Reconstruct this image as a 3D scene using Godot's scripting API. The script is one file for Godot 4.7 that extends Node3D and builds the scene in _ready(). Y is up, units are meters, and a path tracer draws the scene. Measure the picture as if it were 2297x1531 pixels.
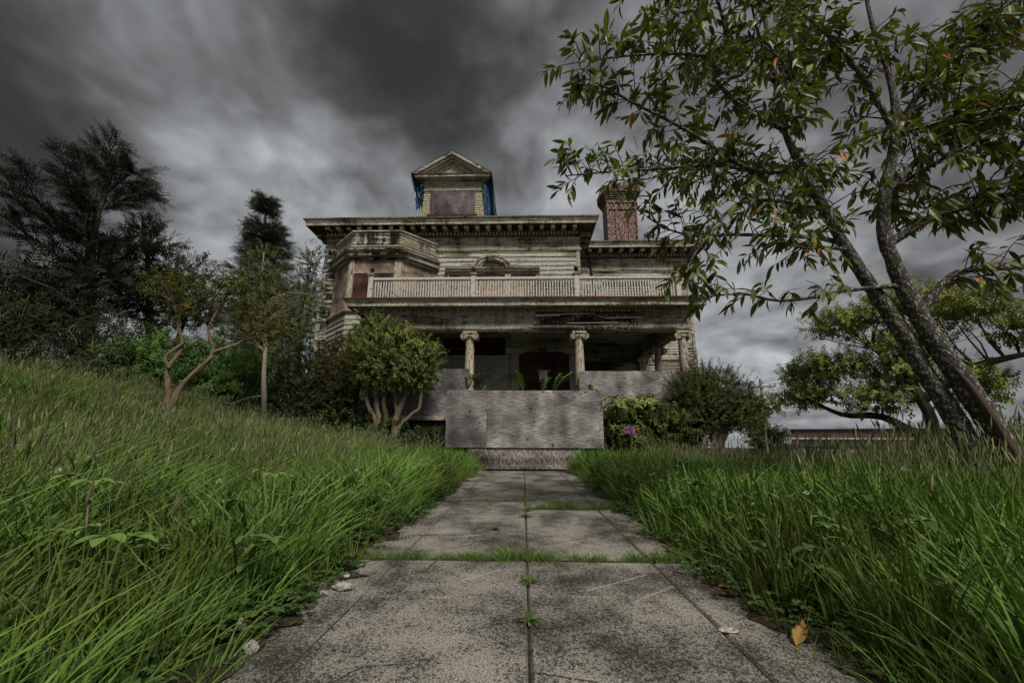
extends Node3D

# ---------------------------------------------------------------- geometry
class G:
	var v := PackedVector3Array()
	var n := PackedVector3Array()
	var uv := PackedVector2Array()
	var c := PackedColorArray()
	var t := Transform3D()
	var uo := Vector2.ZERO
	var swap := false
	var tint := Color.WHITE

	func put(p: Vector3, nn: Vector3, u: Vector2) -> void:
		v.push_back(t * p)
		n.push_back((t.basis * nn).normalized())
		uv.push_back(u)
		c.push_back(tint)

	func flat_uv(p: Vector3, nn: Vector3) -> Vector2:
		var a := nn.abs()
		var r := Vector2(p.x, -p.y)
		if a.y > a.x and a.y > a.z:
			r = Vector2(p.x, p.z)
		elif a.x > a.z:
			r = Vector2(p.z, -p.y)
		if swap:
			r = Vector2(r.y, r.x)
		return r + uo

	func tri(a: Vector3, b: Vector3, d: Vector3) -> void:
		var nn := (b - a).cross(d - a).normalized()
		put(a, nn, flat_uv(a, nn)); put(d, nn, flat_uv(d, nn)); put(b, nn, flat_uv(b, nn))

	func quad(a: Vector3, b: Vector3, d: Vector3, e: Vector3) -> void:
		var nn := (d - a).cross(e - b).normalized()
		var ua := flat_uv(a, nn); var ud := flat_uv(d, nn)
		put(a, nn, ua); put(d, nn, ud); put(b, nn, flat_uv(b, nn))
		put(a, nn, ua); put(e, nn, flat_uv(e, nn)); put(d, nn, ud)

	func bx(x0: float, x1: float, y0: float, y1: float, z0: float, z1: float) -> void:
		quad(Vector3(x0, y0, z1), Vector3(x1, y0, z1), Vector3(x1, y1, z1), Vector3(x0, y1, z1))
		quad(Vector3(x1, y0, z0), Vector3(x0, y0, z0), Vector3(x0, y1, z0), Vector3(x1, y1, z0))
		quad(Vector3(x1, y0, z1), Vector3(x1, y0, z0), Vector3(x1, y1, z0), Vector3(x1, y1, z1))
		quad(Vector3(x0, y0, z0), Vector3(x0, y0, z1), Vector3(x0, y1, z1), Vector3(x0, y1, z0))
		quad(Vector3(x0, y1, z1), Vector3(x1, y1, z1), Vector3(x1, y1, z0), Vector3(x0, y1, z0))
		quad(Vector3(x0, y0, z0), Vector3(x1, y0, z0), Vector3(x1, y0, z1), Vector3(x0, y0, z1))

	# a block whose top edges are chamfered
	func slab(x0: float, x1: float, z0: float, z1: float, y0: float, y1: float, k: float) -> void:
		var p := [Vector3(x0, y0, z1), Vector3(x1, y0, z1), Vector3(x1, y0, z0), Vector3(x0, y0, z0)]
		var q := [Vector3(x0, y1 - k, z1), Vector3(x1, y1 - k, z1), Vector3(x1, y1 - k, z0), Vector3(x0, y1 - k, z0)]
		var r := [Vector3(x0 + k, y1, z1 - k), Vector3(x1 - k, y1, z1 - k), Vector3(x1 - k, y1, z0 + k), Vector3(x0 + k, y1, z0 + k)]
		for i in 4:
			var j := (i + 1) % 4
			quad(p[i], p[j], q[j], q[i])
			quad(q[i], q[j], r[j], r[i])
		quad(r[0], r[1], r[2], r[3])

	# overlapping board: thick at its foot, thin at its head; lies in the plane z = 0, faces +z
	func clap(x0: float, x1: float, y: float, h: float, foot: float, head: float) -> void:
		var a := Vector3(x0, y, foot); var b := Vector3(x1, y, foot)
		var d := Vector3(x1, y + h, head); var e := Vector3(x0, y + h, head)
		quad(a, b, d, e)
		quad(Vector3(x0, y, 0), Vector3(x1, y, 0), b, a)
		tri(Vector3(x1, y, foot), Vector3(x1, y, 0), d)
		tri(Vector3(x0, y, 0), Vector3(x0, y, foot), e)

	func tube(pts: Array, rad: Array, sides: int, cap := true) -> void:
		var m := pts.size()
		var rings := []
		var norms := []
		var d0: Vector3 = (pts[1] - pts[0]).normalized()
		var side := d0.cross(Vector3.UP if absf(d0.y) < 0.9 else Vector3.RIGHT).normalized()
		var along := 0.0
		var al := []
		for i in m:
			var d: Vector3 = (pts[mini(i + 1, m - 1)] - pts[maxi(i - 1, 0)]).normalized()
			side = (side - d * side.dot(d)).normalized()
			var up := d.cross(side)
			var ring := []
			var nr := []
			for k in sides + 1:
				var a := TAU * k / sides
				var o := side * cos(a) + up * sin(a)
				ring.push_back(pts[i] + o * rad[i])
				nr.push_back(o)
			if i > 0:
				along += pts[i].distance_to(pts[i - 1])
			al.push_back(along)
			rings.push_back(ring)
			norms.push_back(nr)
		var round_ := TAU * float(rad[0])
		for i in m - 1:
			for k in sides:
				var u0 := round_ * k / sides; var u1 := round_ * (k + 1) / sides
				put(rings[i][k], norms[i][k], Vector2(u0, al[i])); put(rings[i + 1][k + 1], norms[i + 1][k + 1], Vector2(u1, al[i + 1])); put(rings[i][k + 1], norms[i][k + 1], Vector2(u1, al[i]))
				put(rings[i][k], norms[i][k], Vector2(u0, al[i])); put(rings[i + 1][k], norms[i + 1][k], Vector2(u0, al[i + 1])); put(rings[i + 1][k + 1], norms[i + 1][k + 1], Vector2(u1, al[i + 1]))
		if cap:
			for k in sides:
				tri(pts[m - 1], rings[m - 1][k], rings[m - 1][k + 1])
				tri(pts[0], rings[0][k + 1], rings[0][k])

	# profile of (radius, height) turned about the y axis
	func lathe(prof: Array, segs: int) -> void:
		for j in prof.size() - 1:
			var p: Vector2 = prof[j]; var q: Vector2 = prof[j + 1]
			var e := (q - p).normalized()
			for k in segs:
				var a := TAU * k / segs; var b := TAU * (k + 1) / segs
				var ca := Vector3(cos(a), 0, -sin(a)); var cb := Vector3(cos(b), 0, -sin(b))
				var na := ca * e.y + Vector3(0, -e.x, 0); var nb := cb * e.y + Vector3(0, -e.x, 0)
				var w := 0.4
				var A := ca * p.x + Vector3(0, p.y, 0); var B := cb * p.x + Vector3(0, p.y, 0)
				var C := cb * q.x + Vector3(0, q.y, 0); var D := ca * q.x + Vector3(0, q.y, 0)
				put(A, na, Vector2(a * w, -p.y)); put(C, nb, Vector2(b * w, -q.y)); put(B, nb, Vector2(b * w, -p.y))
				put(A, na, Vector2(a * w, -p.y)); put(D, na, Vector2(a * w, -q.y)); put(C, nb, Vector2(b * w, -q.y))

	# profile of (out, y), foot first, led along a path of (x, z) with mitred corners; outward is to the right hand of one who walks left to right along a front
	func sweep(prof: Array, path: Array, caps := false) -> void:
		var m := path.size()
		var off := []
		for i in m:
			var d0: Vector2 = (path[i] - path[maxi(i - 1, 0)]).normalized() if i > 0 else (path[1] - path[0]).normalized()
			var d1: Vector2 = (path[mini(i + 1, m - 1)] - path[i]).normalized() if i < m - 1 else d0
			var o0 := Vector2(-d0.y, d0.x); var o1 := Vector2(-d1.y, d1.x)
			var b := (o0 + o1).normalized()
			off.push_back(b / maxf(0.3, b.dot(o0)))
		for i in m - 1:
			for j in prof.size() - 1:
				quad(sp(prof[j], path[i], off[i]), sp(prof[j], path[i + 1], off[i + 1]), sp(prof[j + 1], path[i + 1], off[i + 1]), sp(prof[j + 1], path[i], off[i]))
		if caps:
			var poly := PackedVector2Array(prof)
			var ix := Geometry2D.triangulate_polygon(poly)
			for k in range(0, ix.size(), 3):
				for e in [0, m - 1]:
					var A := sp(prof[ix[k]], path[e], off[e]); var B := sp(prof[ix[k + 1]], path[e], off[e]); var C := sp(prof[ix[k + 2]], path[e], off[e])
					tri(A, B, C)

	func sp(p: Vector2, at: Vector2, off: Vector2) -> Vector3:
		return Vector3(at.x + off.x * p.x, p.y, at.y + off.y * p.x)

	# polygon in (x, y), counter-clockwise from +z, thick from z0 to z1
	func prism(poly: Array, z0: float, z1: float) -> void:
		var ix := Geometry2D.triangulate_polygon(PackedVector2Array(poly))
		for k in range(0, ix.size(), 3):
			var a: Vector2 = poly[ix[k]]; var b: Vector2 = poly[ix[k + 1]]; var d: Vector2 = poly[ix[k + 2]]
			if (b - a).cross(d - a) < 0:
				var s := b; b = d; d = s
			tri(Vector3(a.x, a.y, z1), Vector3(b.x, b.y, z1), Vector3(d.x, d.y, z1))
			tri(Vector3(a.x, a.y, z0), Vector3(d.x, d.y, z0), Vector3(b.x, b.y, z0))
		for i in poly.size():
			var p: Vector2 = poly[i]; var q: Vector2 = poly[(i + 1) % poly.size()]
			quad(Vector3(p.x, p.y, z1), Vector3(p.x, p.y, z0), Vector3(q.x, q.y, z0), Vector3(q.x, q.y, z1))

	# a leaf: folded along its midrib, drooping towards its tip
	func leaf(base: Vector3, dir: Vector3, up: Vector3, length: float, width: float, droop: float, fine := false) -> void:
		var s := dir.cross(up).normalized() * width * 0.5
		up = s.cross(dir).normalized()
		var lift := up * width * 0.16
		if not fine:
			var tip := base + dir * length - up * droop * length
			var l := base + dir * length * 0.45 - s + lift; var r := base + dir * length * 0.45 + s + lift
			tri(base, tip, l); tri(base, r, tip)
			return
		var m: Array[Vector3] = []
		var w := [0.0, 0.8, 1.0, 0.72, 0.0]
		for i in 5:
			var f := i / 4.0
			m.push_back(base + dir * length * f - up * droop * length * f * f)
		for i in 4:
			for k in [-1.0, 1.0]:
				var a: Vector3 = m[i] + s * k * w[i] + lift * w[i]
				var b: Vector3 = m[i + 1] + s * k * w[i + 1] + lift * w[i + 1]
				if i == 0:
					if k < 0: tri(m[0], m[1], b)
					else: tri(m[0], b, m[1])
				elif i == 3:
					if k < 0: tri(m[3], m[4], a)
					else: tri(m[3], a, m[4])
				elif k < 0:
					quad(m[i], m[i + 1], b, a)
				else:
					quad(a, b, m[i + 1], m[i])

	# a blade of grass
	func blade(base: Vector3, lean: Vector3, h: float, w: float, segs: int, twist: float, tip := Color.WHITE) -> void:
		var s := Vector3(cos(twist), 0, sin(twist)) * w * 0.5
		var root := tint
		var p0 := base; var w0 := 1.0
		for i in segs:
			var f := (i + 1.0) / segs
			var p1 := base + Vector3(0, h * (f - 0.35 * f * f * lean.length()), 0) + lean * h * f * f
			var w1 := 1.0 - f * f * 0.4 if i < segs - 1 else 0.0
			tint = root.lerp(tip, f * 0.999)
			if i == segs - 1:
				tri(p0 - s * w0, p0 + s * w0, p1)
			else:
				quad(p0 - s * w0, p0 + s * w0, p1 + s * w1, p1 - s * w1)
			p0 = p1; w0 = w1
		tint = root

	func mesh() -> ArrayMesh:
		var a := []
		a.resize(Mesh.ARRAY_MAX)
		a[Mesh.ARRAY_VERTEX] = v; a[Mesh.ARRAY_NORMAL] = n; a[Mesh.ARRAY_TEX_UV] = uv; a[Mesh.ARRAY_COLOR] = c
		var m := ArrayMesh.new()
		m.add_surface_from_arrays(Mesh.PRIMITIVE_TRIANGLES, a)
		return m

# ---------------------------------------------------------------- nodes
var used := {}
var M := {}
var rng := RandomNumberGenerator.new()

func uniq(parent: Node, nm: String) -> String:
	var key := str(parent.get_instance_id()) + nm
	used[key] = used.get(key, -1) + 1
	return nm if used[key] == 0 else "%s_%03d" % [nm, used[key]]

func put(nm: String, g, mat: Material, parent: Node = self) -> MeshInstance3D:
	var o := MeshInstance3D.new()
	o.name = uniq(parent, nm)
	o.mesh = g.mesh() if g is G else g
	o.material_override = mat
	parent.add_child(o, true)
	return o

func node(nm: String, parent: Node = self, at := Vector3.ZERO) -> Node3D:
	var o := Node3D.new()
	o.name = uniq(parent, nm)
	o.position = at
	parent.add_child(o, true)
	return o

func tag(o: Node, label: String, category := "", group := "", kind := "") -> Node:
	if label: o.set_meta("label", label)
	if category: o.set_meta("category", category)
	if group: o.set_meta("group", group)
	if kind: o.set_meta("kind", kind)
	return o

func many(nm: String, mesh: Mesh, mat: Material, xf: Array, col: Array, parent: Node, stuff := true) -> MultiMeshInstance3D:
	var mm := MultiMesh.new()
	mm.transform_format = MultiMesh.TRANSFORM_3D
	mm.use_colors = true
	mm.mesh = mesh
	mm.instance_count = xf.size()
	for i in xf.size():
		mm.set_instance_transform(i, xf[i])
		mm.set_instance_color(i, col[i])
	var o := MultiMeshInstance3D.new()
	o.name = uniq(parent, nm)
	o.multimesh = mm
	o.material_override = mat
	if stuff: o.set_meta("kind", "stuff")
	parent.add_child(o, true)
	return o

func clone(o: Node3D, at: Vector3, turn := 0.0) -> Node3D:
	var r: Node3D = o.duplicate()
	var base := String(o.name)
	r.name = uniq(self, base)
	add_child(r, true)
	r.position = at
	r.rotation.y = turn
	return r

func box(x0: float, x1: float, y0: float, y1: float, z0: float, z1: float, uo := Vector2.ZERO, swap := false) -> G:
	var g := G.new()
	g.uo = uo; g.swap = swap
	g.bx(x0, x1, y0, y1, z0, z1)
	return g

func poly3(a: Array) -> Array:
	var r := []
	for i in range(0, a.size(), 3):
		r.push_back(Vector3(a[i], a[i + 1], a[i + 2]))
	return r

func smooth_line(p: Array, per: int) -> Array:
	var r := []
	for i in p.size() - 1:
		var a: Vector3 = p[maxi(i - 1, 0)]; var b: Vector3 = p[i]; var c: Vector3 = p[i + 1]; var d: Vector3 = p[mini(i + 2, p.size() - 1)]
		for k in per:
			r.push_back(b.cubic_interpolate(c, a, d, float(k) / per))
	r.push_back(p[p.size() - 1])
	return r

func taper(n: int, a: float, b: float) -> Array:
	var r := []
	for i in n:
		r.push_back(lerpf(a, b, float(i) / maxi(n - 1, 1)))
	return r

func rdir() -> Vector3:
	var y := rng.randf_range(-1, 1); var a := rng.randf() * TAU
	return Vector3(cos(a) * sqrt(1 - y * y), y, sin(a) * sqrt(1 - y * y))

# a basis whose y axis is d, turned at random about it
func aim(d: Vector3, s: float) -> Basis:
	d = d.normalized()
	var x := d.cross(rdir()).normalized()
	return Basis(x * s, d * s, x.cross(d) * s)

func noise(sd: int, f := 1.0, oct := 4, type := FastNoiseLite.TYPE_SIMPLEX_SMOOTH) -> FastNoiseLite:
	var q := FastNoiseLite.new()
	q.seed = sd; q.noise_type = type; q.frequency = f
	q.fractal_octaves = oct
	return q

func ground(x: float, z: float) -> float:
	var h := 0.0
	if x < -1.0:
		var u := -x - 1.0
		h = 0.026 * minf(u, 6.5) ** 2 + 0.02 * u + clampf(u - 6.5, 0.0, 3.0) * 0.12
		h *= 1.0 - 0.35 * smoothstep(10.0, 16.0, -z)
	elif x > 1.0:
		var u := x - 1.0
		h = (0.008 * minf(u, 5.5) + 0.10 * clampf(u - 3.2, 0.0, 2.5)) * smoothstep(-6.5, -4.5, z) - 0.30 * smoothstep(3.2, 7.0, -z) * smoothstep(1.0, 3.0, u) - 0.55 * clampf(u - 6.5, 0.0, 6.0)
		h -= smoothstep(9.5, 14.0, -z) * smoothstep(4.5, 9.0, x) * 1.6
	h += 0.30 * exp(-((x - 4.3) ** 2 / 2.2 + (z + 3.0) ** 2 / 1.5))
	return h - 0.07 * (1.0 - smoothstep(1.0, 1.12, absf(x)))

func _ready() -> void:
	rng.seed = 1
	# camera, about knee high, looking up the path and a little to its left
	var cam := Camera3D.new()
	cam.name = "camera"
	cam.fov = 81.2
	cam.near = 0.05
	cam.far = 800.0
	cam.position = Vector3(0, 0.66, 0)
	cam.basis = Basis(Vector3.UP, deg_to_rad(1.66)) * Basis(Vector3.RIGHT, deg_to_rad(13.5)) * Basis(Vector3.BACK, deg_to_rad(0.25))
	add_child(cam)
	cam.current = true
	var env := Environment.new()
	env.background_mode = Environment.BG_SKY
	var sky := Sky.new()
	var pano := PanoramaSkyMaterial.new()
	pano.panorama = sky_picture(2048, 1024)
	sky.sky_material = pano
	env.sky = sky
	env.background_energy_multiplier = 2.05
	env.tonemap_mode = Environment.TONE_MAPPER_LINEAR
	env.tonemap_exposure = 2.2
	env.sdfgi_enabled = true
	env.ssao_enabled = true
	env.ssil_enabled = true
	var we := WorldEnvironment.new()
	we.name = "environment"
	we.environment = env
	add_child(we)
	var sun := DirectionalLight3D.new()
	sun.name = "sun"
	sun.light_energy = 0.47
	sun.light_color = Color(1.0, 0.98, 0.945)
	sun.light_angular_distance = 15.0
	sun.shadow_enabled = true
	sun.rotation = Vector3(deg_to_rad(-50), deg_to_rad(24), 0)
	add_child(sun)

	make_materials()
	make_ground()
	make_path()
	make_edge_dirt()
	make_house()
	make_boards()
	make_trees()
	make_grass()
	make_small_plants()

# ---------------------------------------------------------------- pictures for surfaces
func to_tex(w: int, h: int, d: PackedByteArray) -> ImageTexture:
	return ImageTexture.create_from_image(Image.create_from_data(w, h, false, Image.FORMAT_RGB8, d))

# peeling paint on boards (boards = true) or on trim; covers x -8..8 and y 0..10 metres of the world
func paint_picture(sd: int, boards: bool, W: int, H: int) -> ImageTexture:
	var big := noise(sd, 0.55, 3); var streak := noise(sd + 1, 1.0, 4); var fine := noise(sd + 2, 1.0, 3); var drip := noise(sd + 3, 1.0, 3)
	var d := PackedByteArray(); d.resize(W * H * 3)
	var paint := Color8(186, 185, 175); var wood := Color8(106, 99, 90); var mold_dark := Color8(24, 22, 19); var moss := Color8(84, 84, 56); var rust := Color8(128, 94, 72); var pale := Color8(226, 208, 180)
	var at := 0
	for r in H:
		var y := 10.0 - (r + 0.5) / H * 10.0
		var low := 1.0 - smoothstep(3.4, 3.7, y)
		for k in W:
			var x := -8.0 + (k + 0.5) / W * 16.0
			var b := big.get_noise_2d(x, y * 1.7)
			var s := streak.get_noise_2d(x * 1.1, y * 8.0)
			var foot := 0.0
			if boards:
				# every board peels in its own way, most along its foot
				var st := 0.09 if low > 0.5 else 0.146
				var bi := floorf((y - (1.14 if low > 0.5 else 3.95)) / st)
				var fr := (y - (1.14 if low > 0.5 else 3.95)) / st - bi
				s = streak.get_noise_2d(x * 1.3 + bi * 5.7, fr * 0.9 + bi * 13.1) * 0.9
				foot = 0.16 * (1.0 - smoothstep(0.0, 0.3, fr)) - 0.05
			var f := fine.get_noise_2d(x * 11.0, y * 26.0)
			var w := drip.get_noise_2d(x * 5.0 + 40.0, y * 0.7)
			var bare := s * 0.9 + f * 0.55 + b * 0.4 - 0.04 + foot
			var black := s * 0.75 + b * 0.55 + f * 0.35 + w * 0.3 - 0.46 + foot
			if boards:
				black += 0.62 * (1.0 - smoothstep(-5.75, -5.6, x)) - 0.5 * low * (1.0 - smoothstep(1.6, 1.9, x))  # darker left of the bay; paler under the porch, standing in for light there
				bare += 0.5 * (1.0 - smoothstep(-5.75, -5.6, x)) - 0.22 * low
				black += 0.55 * low * smoothstep(1.75, 2.0, x) * (1.0 - smoothstep(3.45, 3.55, y)) * (0.4 + f + s)  # darker patches on the wing wall under the porch
			else:
				bare = bare * 0.75 + w * 0.3 - 0.02
				black = s * 0.45 + b * 0.5 + f * 0.3 + w * 0.35 - 0.52
				black += w * 0.25
				var rot := smoothstep(0.1, 0.35, x + s * 0.3) * (1.0 - smoothstep(2.5, 3.2, x + s * 0.6)) * smoothstep(3.10, 3.18, y) * (1.0 - smoothstep(3.64, 3.68, y))
				black += rot * (1.05 + f * 0.9 + s * 0.5 - 0.5 * smoothstep(0.1, 0.4, b + w))
				bare += rot * 0.3
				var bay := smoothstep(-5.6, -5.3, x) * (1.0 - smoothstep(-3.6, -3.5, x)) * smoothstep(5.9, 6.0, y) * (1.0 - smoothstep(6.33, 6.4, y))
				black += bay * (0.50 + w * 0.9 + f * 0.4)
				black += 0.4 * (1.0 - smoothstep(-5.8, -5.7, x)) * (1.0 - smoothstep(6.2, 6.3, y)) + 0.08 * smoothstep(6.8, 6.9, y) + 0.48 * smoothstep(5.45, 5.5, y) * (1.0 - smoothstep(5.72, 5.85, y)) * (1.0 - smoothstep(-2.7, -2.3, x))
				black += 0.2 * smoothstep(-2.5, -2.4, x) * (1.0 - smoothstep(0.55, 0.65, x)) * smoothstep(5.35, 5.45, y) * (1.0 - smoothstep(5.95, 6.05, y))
			var q := paint.lerp(wood, smoothstep(0.02, 0.34, bare))
			q = q.lerp(moss, 0.5 * smoothstep(0.1, 0.5, b - f * 0.3))
			if not boards:
				q = q.lerp(rust, 0.5 * smoothstep(0.2, 0.45, drip.get_noise_2d(x * 3.0, y * 2.0 + 90.0) + f * 0.4))
				q = q.lerp(pale, 0.6 * smoothstep(0.25, 0.5, f - s * 0.4))
			q = q.lerp(mold_dark, 0.92 * smoothstep(0.0, 0.30, black))
			q = q * (1.0 + f * 0.35)
			d[at] = clampi(int(q.r * 255), 0, 255); d[at + 1] = clampi(int(q.g * 255), 0, 255); d[at + 2] = clampi(int(q.b * 255), 0, 255)
			at += 3
	return to_tex(W, H, d)

# weathered plywood, 2.44 by 1.22 metres, grain along x: [light, dark, stain]
func ply_picture(sd: int, light: Color, dark: Color, stain: Color, W: int, H: int, blotch: float) -> ImageTexture:
	var warp := noise(sd, 1.0, 3); var fine := noise(sd + 1, 1.0, 3); var spot := noise(sd + 2, 1.0, 2); var r2 := RandomNumberGenerator.new()
	r2.seed = sd
	var knots := []
	for i in 20:
		knots.push_back(Vector3(r2.randf() * 2.44, r2.randf() * 1.22, r2.randf_range(0.008, 0.018)))
	var mask := PackedFloat32Array(); mask.resize(W * H)
	for kn in knots:
		var cx := int(kn.x / 2.44 * W); var cy := int(kn.y / 1.22 * H); var rr := int(kn.z / 2.44 * W) + 2
		for yy in range(cy - rr * 2, cy + rr * 2):
			for xx in range(cx - rr * 2, cx + rr * 2):
				var e := Vector2((xx - cx) * 0.8, (yy - cy) * 1.1).length() / rr
				if e < 1.6:
					var ix := posmod(yy, H) * W + posmod(xx, W)
					mask[ix] = maxf(mask[ix], 1.0 - smoothstep(0.5, 1.3, e))
	var d := PackedByteArray(); d.resize(W * H * 3)
	var at := 0
	for r in H:
		var y := (r + 0.5) / H * 1.22
		for k in W:
			var x := (k + 0.5) / W * 2.44
			var a := warp.get_noise_2d(x * 0.7, y * 1.9)
			var ring := sin((y * 8.0 + a * 15.0) * TAU)
			ring = ring * absf(ring)
			var f := fine.get_noise_2d(x * 4.0, y * 38.0)
			var b := spot.get_noise_2d(x * 0.8, y * 1.0)
			var q := light.lerp(dark, clampf(0.45 + 0.24 * ring + 0.7 * f, 0, 1))
			q = q.lerp(stain, smoothstep(0.0, 0.6, b + f * 0.25) * blotch)
			q = q * (1.0 + 0.25 * spot.get_noise_2d(x * 1.2 + 31.0, y * 2.0))
			q = q * (1.0 + 0.30 * spot.get_noise_2d(x * 2.2 - 17.0, y * 0.5))
			q = q.lerp(stain * 0.3, mask[r * W + k] * 0.85)
			d[at] = clampi(int(q.r * 255), 0, 255); d[at + 1] = clampi(int(q.g * 255), 0, 255); d[at + 2] = clampi(int(q.b * 255), 0, 255)
			at += 3
	return to_tex(W, H, d)

# old concrete seen from above, x -1.1..1.1 and z -3..0 metres, then again
func concrete_picture(W: int, H: int) -> ImageTexture:
	var agg := noise(71, 1.0, 2); var spk := noise(72, 1.0, 2); var big := noise(73, 1.0, 4); var lich := noise(74, 1.0, 5)
	var d := PackedByteArray(); d.resize(W * H * 3)
	var pale := Color8(172, 166, 155); var mid := Color8(96, 92, 85); var dark := Color8(46, 43, 39)
	var crack := [[-0.694, -2.0, -0.62, -2.06, -0.6, -2.14, -0.5, -2.2, -0.48, -2.38], [0.695, -0.9, 0.5, -1.0, 0.42, -1.12, 0.3, -1.16, 0.2, -1.3, 0.03, -1.34], [-0.5, -2.62, -0.35, -2.7, -0.3, -2.82, -0.12, -2.9, 0.0, -2.95], [-0.69, -1.2, -0.56, -1.24, -0.48, -1.36, -0.34, -1.38]]
	var scratch := [[0.28, -1.98, 0.60, -2.20], [0.45, -1.86, 0.68, -2.05], [0.62, -2.6, 0.1, -3.0], [-0.3, -2.08, -0.12, -2.25], [0.05, -3.2, 0.6, -3.55], [-0.5, -2.9, -0.2, -3.05], [0.1, -2.7, 0.5, -2.95]]
	var at := 0
	for r in H:
		var z := -3.0 + (r + 0.5) / H * 3.0
		for k in W:
			var x := -1.1 + (k + 0.5) / W * 2.2
			var a := agg.get_noise_2d(x * 150.0, z * 150.0)
			var b := big.get_noise_2d(x * 1.7, z * 1.4)
			var s := spk.get_noise_2d(x * 105.0 + 9.0, z * 105.0) * 0.65 + spk.get_noise_2d(x * 42.0 - 9.0, z * 42.0) * 0.45
			var l := lich.get_noise_2d(x * 7.0, z * 7.0)
			var q := mid.lerp(pale, clampf(0.42 + a * 1.5 - b * 0.45, 0, 1))
			q = q.lerp(dark, 0.95 * smoothstep(0.10, 0.28, s * 0.9 + a * 0.4 + b * 0.42 + l * 0.3))
			q = q.lerp(dark, 0.18 * smoothstep(-0.1, 0.65, b + l * 0.4 + a * 0.35))
			var p2 := Vector2(x + s * 0.008, z + a * 0.008)
			for c in crack:
				for i in range(0, c.size() - 2, 2):
					if absf(x - c[i]) > 0.3 or absf(z - c[i + 1]) > 0.3: continue
					var e2 := Geometry2D.get_closest_point_to_segment(p2, Vector2(c[i], c[i + 1]), Vector2(c[i + 2], c[i + 3])).distance_to(p2)
					if e2 < 0.0035: q = q.lerp(dark * 0.8, 0.75)
			for c in scratch:
				var p := Vector2(x, z)
				var e := Geometry2D.get_closest_point_to_segment(p, Vector2(c[0], c[1]), Vector2(c[2], c[3])).distance_to(p)
				if e < 0.012 and s > -0.25:
					q = q.lerp(pale, 0.75 * (1.0 - e / 0.012))
			d[at] = clampi(int(q.r * 255), 0, 255); d[at + 1] = clampi(int(q.g * 255), 0, 255); d[at + 2] = clampi(int(q.b * 255), 0, 255)
			at += 3
	return to_tex(W, H, d)

# a small repeating picture from noise: colours blended by two noises, sx and sy stretch it
func grain_picture(sd: int, a: Color, b: Color, c: Color, sx: float, sy: float, W := 256, H := 256, cut := 0.2) -> ImageTexture:
	var p := noise(sd, 1.0, 4); var q := noise(sd + 1, 1.0, 3)
	var d := PackedByteArray(); d.resize(W * H * 3)
	var at := 0
	for r in H:
		for k in W:
			# on a torus, so that the edges meet
			var u := TAU * k / W; var w := TAU * r / H
			var n1 := p.get_noise_3d(cos(u) * sx + sin(w) * sy * 0.7, sin(u) * sx + 11.0, cos(w) * sy)
			var n2 := q.get_noise_3d(cos(u) * sx * 0.5 + sin(w) * sy * 0.3, sin(u) * sx * 0.5 - 7.0, cos(w) * sy * 0.5)
			var e := a.lerp(b, clampf(0.5 + n1 * 1.5, 0, 1)).lerp(c, smoothstep(cut, cut + 0.2, n2 + n1 * 0.3))
			d[at] = clampi(int(e.r * 255), 0, 255); d[at + 1] = clampi(int(e.g * 255), 0, 255); d[at + 2] = clampi(int(e.b * 255), 0, 255)
			at += 3
	return to_tex(W, H, d)

func flat_mat(nm: String, col: Color, rough := 0.85) -> StandardMaterial3D:
	var m := StandardMaterial3D.new()
	m.resource_name = nm
	m.albedo_color = col
	m.roughness = rough
	m.metallic_specular = 0.3
	M[nm] = m
	return m

func tex_mat(nm: String, t: Texture2D, size: Vector3, offset := Vector3.ZERO, tri := true, bump := 0.0, tint := Color.WHITE, world := true) -> StandardMaterial3D:
	var m := flat_mat(nm, tint)
	m.albedo_texture = t
	m.uv1_scale = Vector3(1.0 / size.x, 1.0 / size.y, 1.0 / size.z)
	m.uv1_offset = offset
	m.uv1_triplanar = tri
	m.uv1_world_triplanar = tri and world
	m.uv1_triplanar_sharpness = 4.0
	if bump > 0.0:
		m.heightmap_enabled = true
		m.heightmap_texture = t
		m.heightmap_scale = bump
	return m

func leaf_mat(nm: String, col: Color, back: Color, rough := 0.5) -> StandardMaterial3D:
	var m := flat_mat(nm, col, rough)
	m.vertex_color_use_as_albedo = true
	m.backlight_enabled = true
	m.backlight = back
	m.cull_mode = BaseMaterial3D.CULL_DISABLED
	return m

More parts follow.
